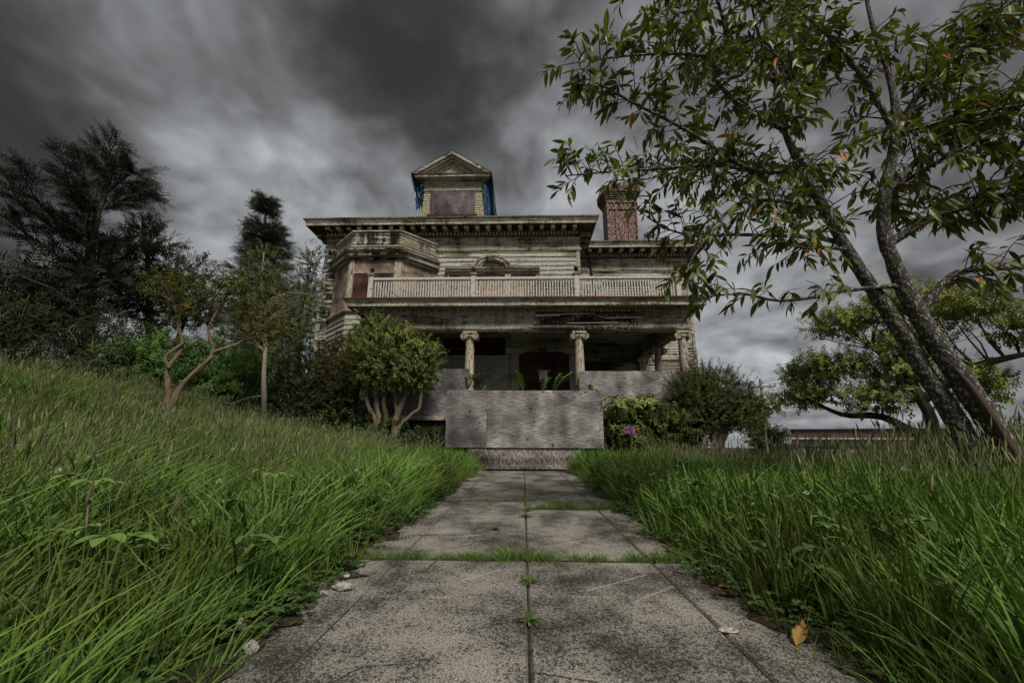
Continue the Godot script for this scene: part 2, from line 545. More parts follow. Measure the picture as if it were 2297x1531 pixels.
func make_materials() -> void:
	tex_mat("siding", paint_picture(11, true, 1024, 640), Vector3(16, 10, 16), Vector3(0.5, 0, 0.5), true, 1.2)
	var tp := paint_picture(31, false, 1024, 640)
	tex_mat("trim", tp, Vector3(16, 10, 16), Vector3(0.5, 0, 0.5), true, 1.2)
	M["trim"].albedo_color = Color8(220, 217, 209)
	M["siding"].albedo_color = Color8(230, 228, 221)
	tex_mat("darkened_trim", tp, Vector3(16, 10, 16), Vector3(0.27, 0, 0.31), true, 1.2, Color8(130, 122, 106))  # trim tinted dark: shade under the eaves put into the colour
	var pg := ply_picture(51, Color8(162, 158, 152), Color8(92, 88, 85), Color8(80, 76, 76), 1024, 512, 0.55)
	tex_mat("grey_plywood", pg, Vector3(2.44, 1.22, 1), Vector3.ZERO, false, 0.6)
	var pq := ply_picture(53, Color8(146, 141, 137), Color8(82, 77, 76), Color8(76, 71, 72), 768, 384, 0.6)
	tex_mat("grey_plywood_b", pq, Vector3(2.44, 1.22, 1), Vector3.ZERO, false, 0.6)
	var pc := ply_picture(55, Color8(150, 143, 134), Color8(74, 68, 63), Color8(44, 41, 39), 512, 512, 0.75)
	tex_mat("stained_plywood", pc, Vector3(1.22, 2.44, 1), Vector3.ZERO, false, 0.8)
	tex_mat("worn_plywood", pq, Vector3(2.44, 1.22, 1), Vector3.ZERO, false, 0.6, Color8(206, 198, 200))
	var pb := ply_picture(57, Color8(162, 142, 126), Color8(108, 90, 78), Color8(72, 63, 58), 512, 256, 0.6)
	tex_mat("brown_plywood", pb, Vector3(2.44, 1.22, 1), Vector3.ZERO, false, 0.6)
	tex_mat("dark_plywood", pb, Vector3(2.44, 1.22, 1), Vector3.ZERO, false, 0.6, Color8(124, 106, 98))
	tex_mat("dark_boards", grain_picture(81, Color8(84, 74, 64), Color8(44, 38, 33), Color8(20, 18, 16), 9, 2), Vector3(0.8, 1.6, 0.8), Vector3.ZERO, true, 0.5)
	tex_mat("column_paint", grain_picture(84, Color8(196, 190, 170), Color8(142, 130, 112), Color8(92, 74, 58), 6, 1.6, 256, 512, 0.16), Vector3(0.7, 1.5, 0.7), Vector3.ZERO, true, 0.3)
	tex_mat("rail_paint", grain_picture(85, Color8(206, 204, 192), Color8(176, 170, 156), Color8(110, 98, 84), 6, 3, 256, 256, 0.3), Vector3(0.7, 0.7, 0.7), Vector3.ZERO, true, 0.3)
	tex_mat("brick", grain_picture(87, Color8(106, 58, 55), Color8(84, 58, 54), Color8(148, 136, 128), 6, 6, 256, 256, -0.02), Vector3(1.1, 1.1, 1.1), Vector3.ZERO, true, 0.8)
	tex_mat("sooty_brick", grain_picture(88, Color8(104, 66, 60), Color8(66, 48, 46), Color8(140, 132, 124), 5, 5, 256, 256, 0.16), Vector3(0.9, 0.9, 0.9), Vector3.ZERO, true, 0.8)
	tex_mat("shingle", grain_picture(90, Color8(192, 182, 156), Color8(142, 130, 108), Color8(90, 80, 66), 5, 3), Vector3(0.6, 0.5, 0.6), Vector3.ZERO, true, 0.3)
	tex_mat("roofing", grain_picture(92, Color8(70, 68, 64), Color8(48, 46, 44), Color8(80, 82, 60), 4, 4), Vector3(1, 1, 1))
	tex_mat("tarp", grain_picture(94, Color8(46, 80, 110), Color8(34, 56, 76), Color8(96, 108, 114), 3, 2), Vector3(0.8, 0.9, 0.8), Vector3.ZERO, true, 0.6)
	tex_mat("concrete", concrete_picture(1024, 1024), Vector3(2.2, 1, 3.0), Vector3(0.5, 0, 0), true, 0.25)
	tex_mat("soil", grain_picture(96, Color8(62, 54, 40), Color8(40, 36, 26), Color8(74, 78, 44), 6, 6), Vector3(0.9, 0.9, 0.9), Vector3.ZERO, true, 1.5)
	tex_mat("lichen_bark", grain_picture(98, Color8(88, 82, 74), Color8(56, 51, 47), Color8(158, 158, 148), 3, 3, 256, 256, 0.12), Vector3(0.3, 0.26, 1), Vector3.ZERO, false, 1.0)
	tex_mat("pale_bark", grain_picture(100, Color8(156, 148, 128), Color8(112, 102, 88), Color8(192, 190, 172), 6, 3, 256, 256, 0.15), Vector3(0.3, 0.4, 1), Vector3.ZERO, false, 1.0)
	tex_mat("tan_bark", grain_picture(102, Color8(136, 120, 98), Color8(100, 86, 70), Color8(66, 57, 48), 7, 2, 256, 256, 0.2), Vector3(0.3, 0.5, 1), Vector3.ZERO, false, 0.8)
	tex_mat("dark_bark", grain_picture(104, Color8(74, 64, 54), Color8(46, 40, 34), Color8(96, 92, 80), 6, 2), Vector3(0.4, 0.6, 1), Vector3.ZERO, false, 1.0)
	tex_mat("bare_wood", grain_picture(106, Color8(104, 88, 76), Color8(74, 62, 54), Color8(46, 40, 36), 9, 1.5), Vector3(0.3, 0.8, 1), Vector3.ZERO, false, 0.6)
	tex_mat("cream_wall", grain_picture(108, Color8(206, 198, 176), Color8(190, 182, 160), Color8(150, 142, 124), 3, 3), Vector3(3, 3, 3))
	tex_mat("stone", grain_picture(110, Color8(190, 184, 172), Color8(150, 144, 134), Color8(90, 86, 78), 4, 4), Vector3(0.12, 0.12, 0.12), Vector3.ZERO, true, 0.4)
	flat_mat("maroon", Color8(92, 72, 70)); flat_mat("iron", Color8(44, 38, 36), 0.7); flat_mat("deck_edge", Color8(92, 52, 46)); flat_mat("wire", Color8(36, 36, 38)); flat_mat("glass_grey", Color8(90, 96, 100), 0.2)
	flat_mat("paper", Color8(226, 226, 220)); flat_mat("ink", Color8(90, 92, 98)); flat_mat("tape", Color8(160, 140, 124)); flat_mat("white_paint", Color8(216, 212, 200)); flat_mat("debris", Color8(116, 66, 46))
	flat_mat("yellow_leaf", Color8(168, 134, 74), 0.6); flat_mat("red_leaf", Color8(128, 60, 46), 0.6); flat_mat("petal", Color8(190, 120, 190), 0.6); flat_mat("clover_white", Color8(225, 222, 208))
	for a in [["blade_green", Color(0.13, 0.222, 0.052)], ["seed_stem", Color(0.14, 0.19, 0.06)], ["seed_head", Color(0.18, 0.17, 0.085)], ["clover", Color(0.055, 0.10, 0.025)], ["laurel_leaf", Color(0.14, 0.16, 0.055)], ["needle", Color(0.045, 0.056, 0.032)], ["olive_leaf", Color(0.10, 0.11, 0.042)], ["bright_leaf", Color(0.125, 0.225, 0.055)], ["lime_leaf", Color(0.235, 0.25, 0.07)], ["box_leaf", Color(0.055, 0.072, 0.018)], ["privet_leaf", Color(0.21, 0.24, 0.07)], ["hedge_leaf", Color(0.055, 0.06, 0.022)], ["litter", Color(0.13, 0.095, 0.06)], ["weed_leaf", Color(0.15, 0.24, 0.06)], ["rhodo_leaf", Color(0.17, 0.21, 0.055)]]:
		var c: Color = a[1]
		leaf_mat(a[0], c.linear_to_srgb(), Color(0.42, 0.5, 0.18), 0.65)
	M["laurel_leaf"].backlight = Color(0.6, 0.7, 0.28)
	M["laurel_leaf"].roughness = 0.45
	M["laurel_leaf"].metallic_specular = 0.4
	M["needle"].backlight = Color(0.12, 0.14, 0.06)

# ---------------------------------------------------------------- sky
func sky_picture(W: int, H: int) -> ImageTexture:
	var a := noise(201, 1.5, 6, FastNoiseLite.TYPE_PERLIN); var b := noise(202, 4.2, 5, FastNoiseLite.TYPE_PERLIN); var wq := noise(203, 1.6, 4); var fine := noise(204, 11.0, 4, FastNoiseLite.TYPE_PERLIN)
	a.fractal_gain = 0.52; b.fractal_gain = 0.55
	# banks of cloud, with vignette darkening put in at the sides: direction, reach (cosine fall), how much darker (-) or lighter (+)
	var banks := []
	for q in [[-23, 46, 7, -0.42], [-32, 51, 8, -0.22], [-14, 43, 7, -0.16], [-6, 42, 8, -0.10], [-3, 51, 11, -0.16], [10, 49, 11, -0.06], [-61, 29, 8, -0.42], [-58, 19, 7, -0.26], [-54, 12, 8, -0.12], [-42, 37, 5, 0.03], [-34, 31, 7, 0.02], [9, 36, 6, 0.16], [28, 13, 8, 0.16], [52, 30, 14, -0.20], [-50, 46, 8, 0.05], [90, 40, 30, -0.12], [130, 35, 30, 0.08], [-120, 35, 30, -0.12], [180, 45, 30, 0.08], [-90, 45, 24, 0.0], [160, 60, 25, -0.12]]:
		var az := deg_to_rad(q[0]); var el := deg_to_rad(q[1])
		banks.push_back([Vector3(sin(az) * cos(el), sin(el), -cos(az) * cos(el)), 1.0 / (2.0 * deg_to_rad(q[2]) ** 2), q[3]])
	var im := Image.create_empty(W, H, false, Image.FORMAT_RGBF)
	im.fill(Color(0.06, 0.06, 0.06))
	for r in H / 2 + 2:
		var el := PI / 2 - (r + 0.5) / H * PI
		for k in W:
			var az := (k + 0.5) / W * TAU
			var d := Vector3(sin(az) * cos(el), sin(el), -cos(az) * cos(el))
			# clouds lie on a ceiling: seen flatter and smaller towards the horizon
			var c := Vector2(d.x, d.z) / (maxf(d.y, 0.0) + 0.30)
			var w := Vector2(wq.get_noise_2d(c.x, c.y), wq.get_noise_2d(c.x + 7.0, c.y - 3.0)) * 0.07
			var e := d + Vector3(w.x, w.x * 0.5 + w.y * 0.5, w.y) * 0.22
			c += w
			var x := 0.80 + fine.get_noise_2d(c.x, c.y) * 0.16 + a.get_noise_2d(c.x * 0.9, c.y * 0.9) * 0.32 + b.get_noise_2d(c.x * 1.1, c.y * 1.1) * 0.36
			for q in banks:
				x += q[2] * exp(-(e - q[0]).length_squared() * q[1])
			x = log(1.0 + exp(9.0 * (x - 0.25))) / 9.0 + 0.22
			var l := 0.003 + 0.10 * x * x
			im.set_pixel(k, r, Color(l * 0.965, l * 1.0, l * 1.045))
	return ImageTexture.create_from_image(im)

# ---------------------------------------------------------------- the house
const WALL := -11.2   # front of the main block
const WING := -12.8   # front of the set-back wing
const XL := -6.12
const XM := 1.72
const XR := 5.62

func boards(parent: Node, xf: Transform3D, x0: float, x1: float, y0: float, y1: float, step: float) -> void:
	var y := y0
	while y < y1 - 0.01:
		var h := minf(step, y1 - y)
		var g := G.new()
		g.t = xf
		var j := rng.randf_range(-0.004, 0.004)
		g.clap(x0, x1, y + j * 0.5, h + 0.012, 0.03 + j * 1.5, 0.004)
		put("siding_board", g, M.siding, parent)
		y += step

func front_at(z: float) -> Transform3D:
	return Transform3D(Basis(), Vector3(0, 0, z))

# a frame along u from a to b (x, z), facing out to the right hand of a -> b as sweep() does
func facet(a: Vector2, b: Vector2) -> Transform3D:
	var d := (b - a).normalized()
	return Transform3D(Basis(Vector3(d.x, 0, d.y), Vector3.UP, Vector3(-d.y, 0, d.x)), Vector3(a.x, 0, a.y))

func column(parent: Node, x: float, z: float, foot: float, top: float, label := "") -> void:
	var c := node("column", parent, Vector3(x, 0, z))
	if label: tag(c, label)
	var g := G.new()
	var h := top - 0.17
	var prof := [Vector2(0.122, foot + 0.13)]
	for i in 9:
		var f := i / 8.0
		prof.push_back(Vector2(lerpf(0.122, 0.100, f) + 0.006 * sin(f * PI), lerpf(foot + 0.14, h, f)))
	g.lathe(prof, 24)
	put("shaft", g, M.column_paint, c)
	g = G.new()
	g.bx(-0.17, 0.17, foot, foot + 0.05, -0.17, 0.17)
	g.lathe([Vector2(0.165, foot + 0.05), Vector2(0.17, foot + 0.075), Vector2(0.155, foot + 0.095), Vector2(0.135, foot + 0.1), Vector2(0.14, foot + 0.115), Vector2(0.122, foot + 0.135)], 24)
	put("base", g, M.column_paint, c)
	g = G.new()
	g.lathe([Vector2(0.1, h - 0.03), Vector2(0.115, h - 0.02), Vector2(0.1, h - 0.01), Vector2(0.105, h), Vector2(0.14, h + 0.05), Vector2(0.14, h + 0.06)], 24)
	g.bx(-0.165, 0.165, top - 0.045, top, -0.15, 0.15)
	g.bx(-0.13, 0.13, h + 0.03, top - 0.045, -0.12, 0.12)
	put("capital", g, M.column_paint, c)
	for s in [-1, 1]:
		g = G.new()
		g.t = Transform3D(Basis(Vector3.RIGHT, PI / 2), Vector3(s * 0.15, h + 0.045, 0))
		g.lathe([Vector2(0, -0.152), Vector2(0.018, -0.152), Vector2(0.02, -0.138), Vector2(0.034, -0.138), Vector2(0.038, -0.15), Vector2(0.046, -0.15), Vector2(0.05, -0.138), Vector2(0.062, -0.138), Vector2(0.066, -0.152), Vector2(0.078, -0.15), Vector2(0.08, -0.13), Vector2(0.06, -0.03), Vector2(0.06, 0.03), Vector2(0.08, 0.13), Vector2(0.078, 0.15), Vector2(0.066, 0.152), Vector2(0.062, 0.138), Vector2(0.05, 0.138), Vector2(0.046, 0.15), Vector2(0.038, 0.15), Vector2(0.034, 0.138), Vector2(0.02, 0.138), Vector2(0.018, 0.152), Vector2(0, 0.152)], 20)
		put("volute", g, M.column_paint, c)

func window_board(parent: Node, x0: float, x1: float, y0: float, y1: float, z: float, mat: Material, xf := Transform3D()) -> void:
	var g := G.new()
	g.t = xf
	g.uo = Vector2(rng.randf() * 2.0, rng.randf() * 2.0)
	g.swap = true
	g.bx(x0, x1, y0, y1, z - 0.02, z)
	put("window_board", g, mat, parent)

func modillions(parent: Node, path: Array, y0: float, y1: float, step: float, near: float, far: float, width: float) -> void:
	for i in path.size() - 1:
		var a: Vector2 = path[i]; var b: Vector2 = path[i + 1]
		var n := maxi(1, int(a.distance_to(b) / step))
		if a.distance_to(b) < 0.6: continue
		for k in n:
			var g := G.new()
			g.t = facet(a, b)
			var u := (k + 0.5) / n * a.distance_to(b)
			var w := width * 0.5
			# an S-shaped bracket seen from the side
			for q in [[near + 0.16, far, y0 - 0.02, y1], [near, near + 0.16, y0 + 0.01, y1], [near + 0.02, far + 0.015, y1 - 0.035, y1 - 0.001]]:
				g.bx(u - w, u + w, q[2], q[3], q[0], q[1])
			put("bracket", g, M.trim, parent)

func dentils(parent: Node, path: Array, y0: float, y1: float, step: float, out0: float, out1: float) -> void:
	var g := G.new()
	for i in path.size() - 1:
		var a: Vector2 = path[i]; var b: Vector2 = path[i + 1]
		g.t = facet(a, b)
		var n := int(a.distance_to(b) / step)
		for k in n:
			var u := (k + 0.5) * step
			g.bx(u - step * 0.29, u + step * 0.29, y0, y1, out0, out1)
	tag(put("dentil_course", g, M.column_paint, parent), "", "", "", "stuff")

func lattice(parent: Node, x0: float, x1: float, y0: float, y1: float, z: float, step: float) -> void:
	var l := node("lattice_screen", parent)
	var x := x0 + step * 0.5
	while x < x1:
		put("slat", box(x - 0.013, x + 0.013, y0, y1, z, z + 0.008), M.white_paint, l)
		x += step
	var y := y0 + step * 0.5
	while y < y1:
		put("slat", box(x0, x1, y - 0.013, y + 0.013, z + 0.0085, z + 0.016), M.white_paint, l)
		y += step

func make_house() -> void:
	var H := node("abandoned_house")
	tag(H, "derelict two-storey wooden house with peeling cream paint, boarded windows and columned porch", "house")
	var path := [Vector2(XL, -19), Vector2(XL, WALL), Vector2(XM, WALL), Vector2(XM, WING), Vector2(XR, WING), Vector2(XR, -19)]

	# ---- walls behind the boards
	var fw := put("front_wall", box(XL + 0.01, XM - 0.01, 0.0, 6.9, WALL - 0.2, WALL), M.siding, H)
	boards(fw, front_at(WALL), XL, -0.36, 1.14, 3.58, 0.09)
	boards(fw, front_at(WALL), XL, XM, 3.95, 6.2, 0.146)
	boards(fw, front_at(WALL), XL, -4.4, 0.2, 1.1, 0.146)
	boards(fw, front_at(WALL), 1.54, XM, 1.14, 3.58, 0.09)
	for q in [[XL - 0.004, XL + 0.1], [XM - 0.1, XM + 0.004]]:
		put("corner_board", box(q[0], q[1], 0.2, 6.2, WALL - 0.05, WALL + 0.03), M.trim, fw)
	var ww := put("wing_wall", box(XM - 0.2, XR - 0.01, 0.0, 6.9, WING - 0.2, WING), M.siding, H)
	boards(ww, front_at(WING), XM, XR, 1.14, 3.58, 0.09)
	boards(ww, front_at(WING), XM, XR, 3.95, 6.2, 0.146)
	boards(ww, front_at(WING), 4.0, XR, 0.2, 1.1, 0.146)
	put("corner_board", box(XR - 0.09, XR + 0.004, 0.2, 6.2, WING - 0.05, WING + 0.03), M.trim, ww)
	var rw := put("return_wall", box(XM - 0.2, XM - 0.012, 0.0, 6.9, WING - 0.0, WALL - 0.21), M.siding, H)
	boards(rw, facet(Vector2(XM - 0.012, WALL - 0.06), Vector2(XM - 0.012, WING)), 0, 1.53, 1.14, 6.2, 0.146)
	var sw := put("side_wall", box(XL + 0.01, XL + 0.2, 0.0, 6.9, -19, WALL - 0.21), M.siding, H)
	boards(sw, facet(Vector2(XL + 0.01, -19), Vector2(XL + 0.01, WALL - 0.06)), 0, 7.7, 0.2, 6.2, 0.146)
	var ew := put("side_wall", box(XR - 0.2, XR - 0.01, 0.0, 6.9, -19, WING - 0.21), M.siding, H)
	boards(ew, facet(Vector2(XR - 0.01, WING - 0.06), Vector2(XR - 0.01, -19)), 0, 6.1, 0.2, 6.2, 0.146)
	put("back_wall", box(XL + 0.01, XR - 0.01, 0.0, 6.9, -19.2, -19.0), M.siding, H)

	# ---- main cornice
	var C := node("main_cornice", H)
	var g := G.new()
	g.sweep([Vector2(0, 6.19), Vector2(0.05, 6.19), Vector2(0.065, 6.24), Vector2(0.03, 6.275), Vector2(0.03, 6.29), Vector2(0, 6.29)], path)
	put("architrave", g, M.trim, C)
	g = G.new()
	g.sweep([Vector2(0.012, 6.28), Vector2(0.012, 6.66)], path)
	put("frieze", g, M.trim, C)
	g = G.new()
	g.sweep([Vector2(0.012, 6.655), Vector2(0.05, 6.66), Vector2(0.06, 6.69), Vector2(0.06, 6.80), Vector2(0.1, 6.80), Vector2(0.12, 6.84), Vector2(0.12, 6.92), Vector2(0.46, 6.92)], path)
	put("soffit", g, M.darkened_trim, C)  # underside shade is painted in by the darker tint
	dentils(C, path, 6.70, 6.79, 0.11, 0.055, 0.11)
	modillions(C, path, 6.79, 6.922, 0.325, 0.12, 0.40, 0.12)
	g = G.new()
	g.sweep([Vector2(0.44, 6.865), Vector2(0.47, 6.865), Vector2(0.47, 6.96), Vector2(0.49, 6.97), Vector2(0.495, 7.0), Vector2(0.54, 7.05), Vector2(0.55, 7.075), Vector2(0.42, 7.085)], path)
	put("crown_moulding", g, M.trim, C)
	# low roof
	g = G.new()
	var e := 0.5
	var r0 := [Vector3(XL - e, 7.08, WALL + e), Vector3(XM + e, 7.08, WALL + e), Vector3(XM + e, 7.08, -19), Vector3(XL - e, 7.08, -19)]
	var r1 := [Vector3(XL + 2.6, 7.7, WALL - 2.6), Vector3(XM - 2.2, 7.7, WALL - 2.6), Vector3(XM - 2.2, 7.7, -17), Vector3(XL + 2.6, 7.7, -17)]
	for i in 4:
		g.quad(r0[i], r0[(i + 1) % 4], r1[(i + 1) % 4], r1[i])
	g.quad(r1[0], r1[1], r1[2], r1[3])
	put("main_roof", g, M.roofing, H)
	g = G.new()
	g.quad(Vector3(XM + e, 7.084, WING + e), Vector3(XR + e, 7.084, WING + e), Vector3(XR + e, 7.45, -19), Vector3(XM + e, 7.45, -19))
	put("wing_roof", g, M.roofing, H)

	# ---- bay window
	var B := node("bay_window", H)
	var bp := [Vector2(-5.78, WALL), Vector2(-4.86, -10.3), Vector2(-3.5, -10.3), Vector2(-2.62, WALL)]
	g = G.new()
	g.sweep([Vector2(-0.03, 0.0), Vector2(-0.03, 6.4)], bp)
	put("bay_wall", g, M.siding, B)
	for i in 3:
		var L: float = bp[i].distance_to(bp[i + 1])
		boards(B, facet(bp[i], bp[i + 1]), 0.0, L, 1.14, 3.96, 0.146)
	g = G.new()
	g.sweep([Vector2(-0.02, 3.95), Vector2(0.06, 3.95), Vector2(0.09, 3.99), Vector2(0.09, 4.04), Vector2(-0.02, 4.07)], bp)
	put("sill", g, M.trim, B)
	for i in 3:
		var L: float = bp[i].distance_to(bp[i + 1])
		var f := facet(bp[i], bp[i + 1])
		if i == 1:
			window_board(B, 0.12, L - 0.10, 4.07, 5.10, 0.0, M.dark_plywood, f)
			window_board(B, 0.12, L - 0.10, 5.115, 5.52, 0.004, M.brown_plywood, f)
		else:
			window_board(B, 0.06 if i == 0 else 0.12, L - (0.12 if i == 0 else 0.04), 4.07, 5.52, 0.0, M.brown_plywood, f)
		g = G.new()
		g.t = f
		if i > 0: g.bx(-0.01, 0.11, 4.07, 5.52, -0.02, 0.028); g.bx(0.03, 0.085, 4.12, 5.45, 0.028, 0.038)
		if i < 2: g.bx(L - 0.11, L + 0.01, 4.07, 5.52, -0.02, 0.026); g.bx(L - 0.085, L - 0.03, 4.12, 5.45, 0.026, 0.037)
		put("corner_post", g, M.column_paint, B)
	g = G.new()
	g.sweep([Vector2(-0.02, 5.5), Vector2(0.04, 5.5), Vector2(0.05, 5.56), Vector2(0.15, 5.58), Vector2(0.16, 5.64), Vector2(0.12, 5.66), Vector2(0.13, 5.70), Vector2(0.20, 5.74), Vector2(0.21, 5.78), Vector2(0.08, 5.80), Vector2(0.06, 5.86), Vector2(0.09, 5.9), Vector2(0.05, 5.95), Vector2(0.0, 5.95)], bp)
	put("bay_cornice", g, M.trim, B)
	g = G.new()
	g.sweep([Vector2(0.0, 5.94), Vector2(0.0, 6.0), Vector2(0.02, 6.0), Vector2(0.02, 6.04), Vector2(-0.004, 6.05), Vector2(-0.004, 6.28), Vector2(0.02, 6.29), Vector2(0.02, 6.33), Vector2(0.06, 6.37), Vector2(0.06, 6.41), Vector2(-0.05, 6.43)], bp)
	put("bay_frieze", g, M.trim, B)
	g = G.new()
	g.quad(Vector3(-4.86, 6.42, -10.29), Vector3(-3.5, 6.42, -10.29), Vector3(-2.6, 6.45, WALL), Vector3(-5.78, 6.45, WALL))
	put("bay_top", g, M.roofing, B)

	# ---- arched window of three lights on the upper floor
	var A := node("arched_window", H)
	var z := WALL + 0.03
	window_board(A, -2.22, -1.50, 4.3, 5.42, z, M.brown_plywood)
	window_board(A, -1.29, -0.55, 4.3, 5.42, z, M.brown_plywood)
	window_board(A, -0.36, 0.38, 4.3, 5.42, z, M.brown_plywood)
	for q in [-1.475, -0.455]:
		put("mullion", box(q - 0.085, q + 0.085, 4.2, 5.42, z - 0.03, z + 0.05), M.column_paint, A)
	for q in [[-2.3, -2.22], [0.38, 0.46]]:
		put("frame", box(q[0], q[1], 4.2, 5.42, z - 0.03, z + 0.03), M.trim, A)
	g = G.new()
	g.sweep([Vector2(-0.03, 5.41), Vector2(0.03, 5.41), Vector2(0.04, 5.46), Vector2(0.12, 5.49), Vector2(0.12, 5.52), Vector2(0.16, 5.55), Vector2(0.17, 5.59), Vector2(-0.03, 5.61)], [Vector2(-2.34, z), Vector2(0.5, z)], true)
	put("hood", g, M.trim, A)
	for q in [[0.60, 0.53, 0.10], [0.535, 0.47, 0.06], [0.48, 0.40, 0.085], [0.40, 0.34, 0.045]]:
		g = G.new()
		for k in 20:
			var a := PI * k / 20; var b := PI * (k + 1) / 20
			var o0 := Vector3(-0.93 + cos(a) * q[0], 5.595 + sin(a) * q[0] * 0.72, 0); var o1 := Vector3(-0.93 + cos(b) * q[0], 5.595 + sin(b) * q[0] * 0.72, 0)
			var i0 := Vector3(-0.93 + cos(a) * q[1], 5.595 + sin(a) * q[1] * 0.72, 0); var i1 := Vector3(-0.93 + cos(b) * q[1], 5.595 + sin(b) * q[1] * 0.72, 0)
			var zf := Vector3(0, 0, z + q[2]); var zb := Vector3(0, 0, z)
			g.quad(o0 + zf, o1 + zf, i1 + zf, i0 + zf); g.quad(o1 + zf, o0 + zf, o0 + zb, o1 + zb); g.quad(i0 + zf, i1 + zf, i1 + zb, i0 + zb)
		put("arch_moulding", g, M.trim, A)
	var pts := []
	for k in 21:
		pts.push_back(Vector2(-0.93 + cos(PI * k / 20) * 0.35, 5.60 + sin(PI * k / 20) * 0.25))
	g = G.new()
	g.prism(pts, z - 0.02, z + 0.012)
	put("fan_panel", g, M.dark_boards, A)

	# ---- windows behind the balcony rail on the wing
	var W := node("wing_window", H)
	window_board(W, 2.0, 2.72, 4.3, 5.62, WING + 0.03, M.brown_plywood)
	window_board(W, 4.42, 5.2, 4.3, 5.62, WING + 0.03, M.brown_plywood)
	put("frame", box(1.93, 5.27, 5.62, 5.72, WING + 0.0, WING + 0.05), M.trim, W)
	g = G.new()
	for q in [[1.93, 2.0], [2.72, 2.8], [4.34, 4.42], [5.2, 5.27]]:
		g.bx(q[0], q[1], 4.2, 5.62, WING, WING + 0.045)
	put("frame", g, M.trim, W)
	var side_lite := node("wing_window", H)
	window_board(side_lite, 5.3, 5.52, 4.3, 5.55, WING + 0.026, M.brown_plywood)
	g = G.new()
	g.tube([Vector3(2.22, 7.02, WING + 0.45), Vector3(2.22, 6.86, WING + 0.3), Vector3(2.27, 6.75, WING + 0.09), Vector3(2.33, 6.2, WING + 0.06), Vector3(2.45, 5.2, WING + 0.06), Vector3(2.48, 4.4, WING + 0.07)], [0.035, 0.035, 0.03, 0.03, 0.028, 0.028], 8)
	put("downspout", g, M.iron, H)

	make_porch(H)
	make_roof_pieces(H)

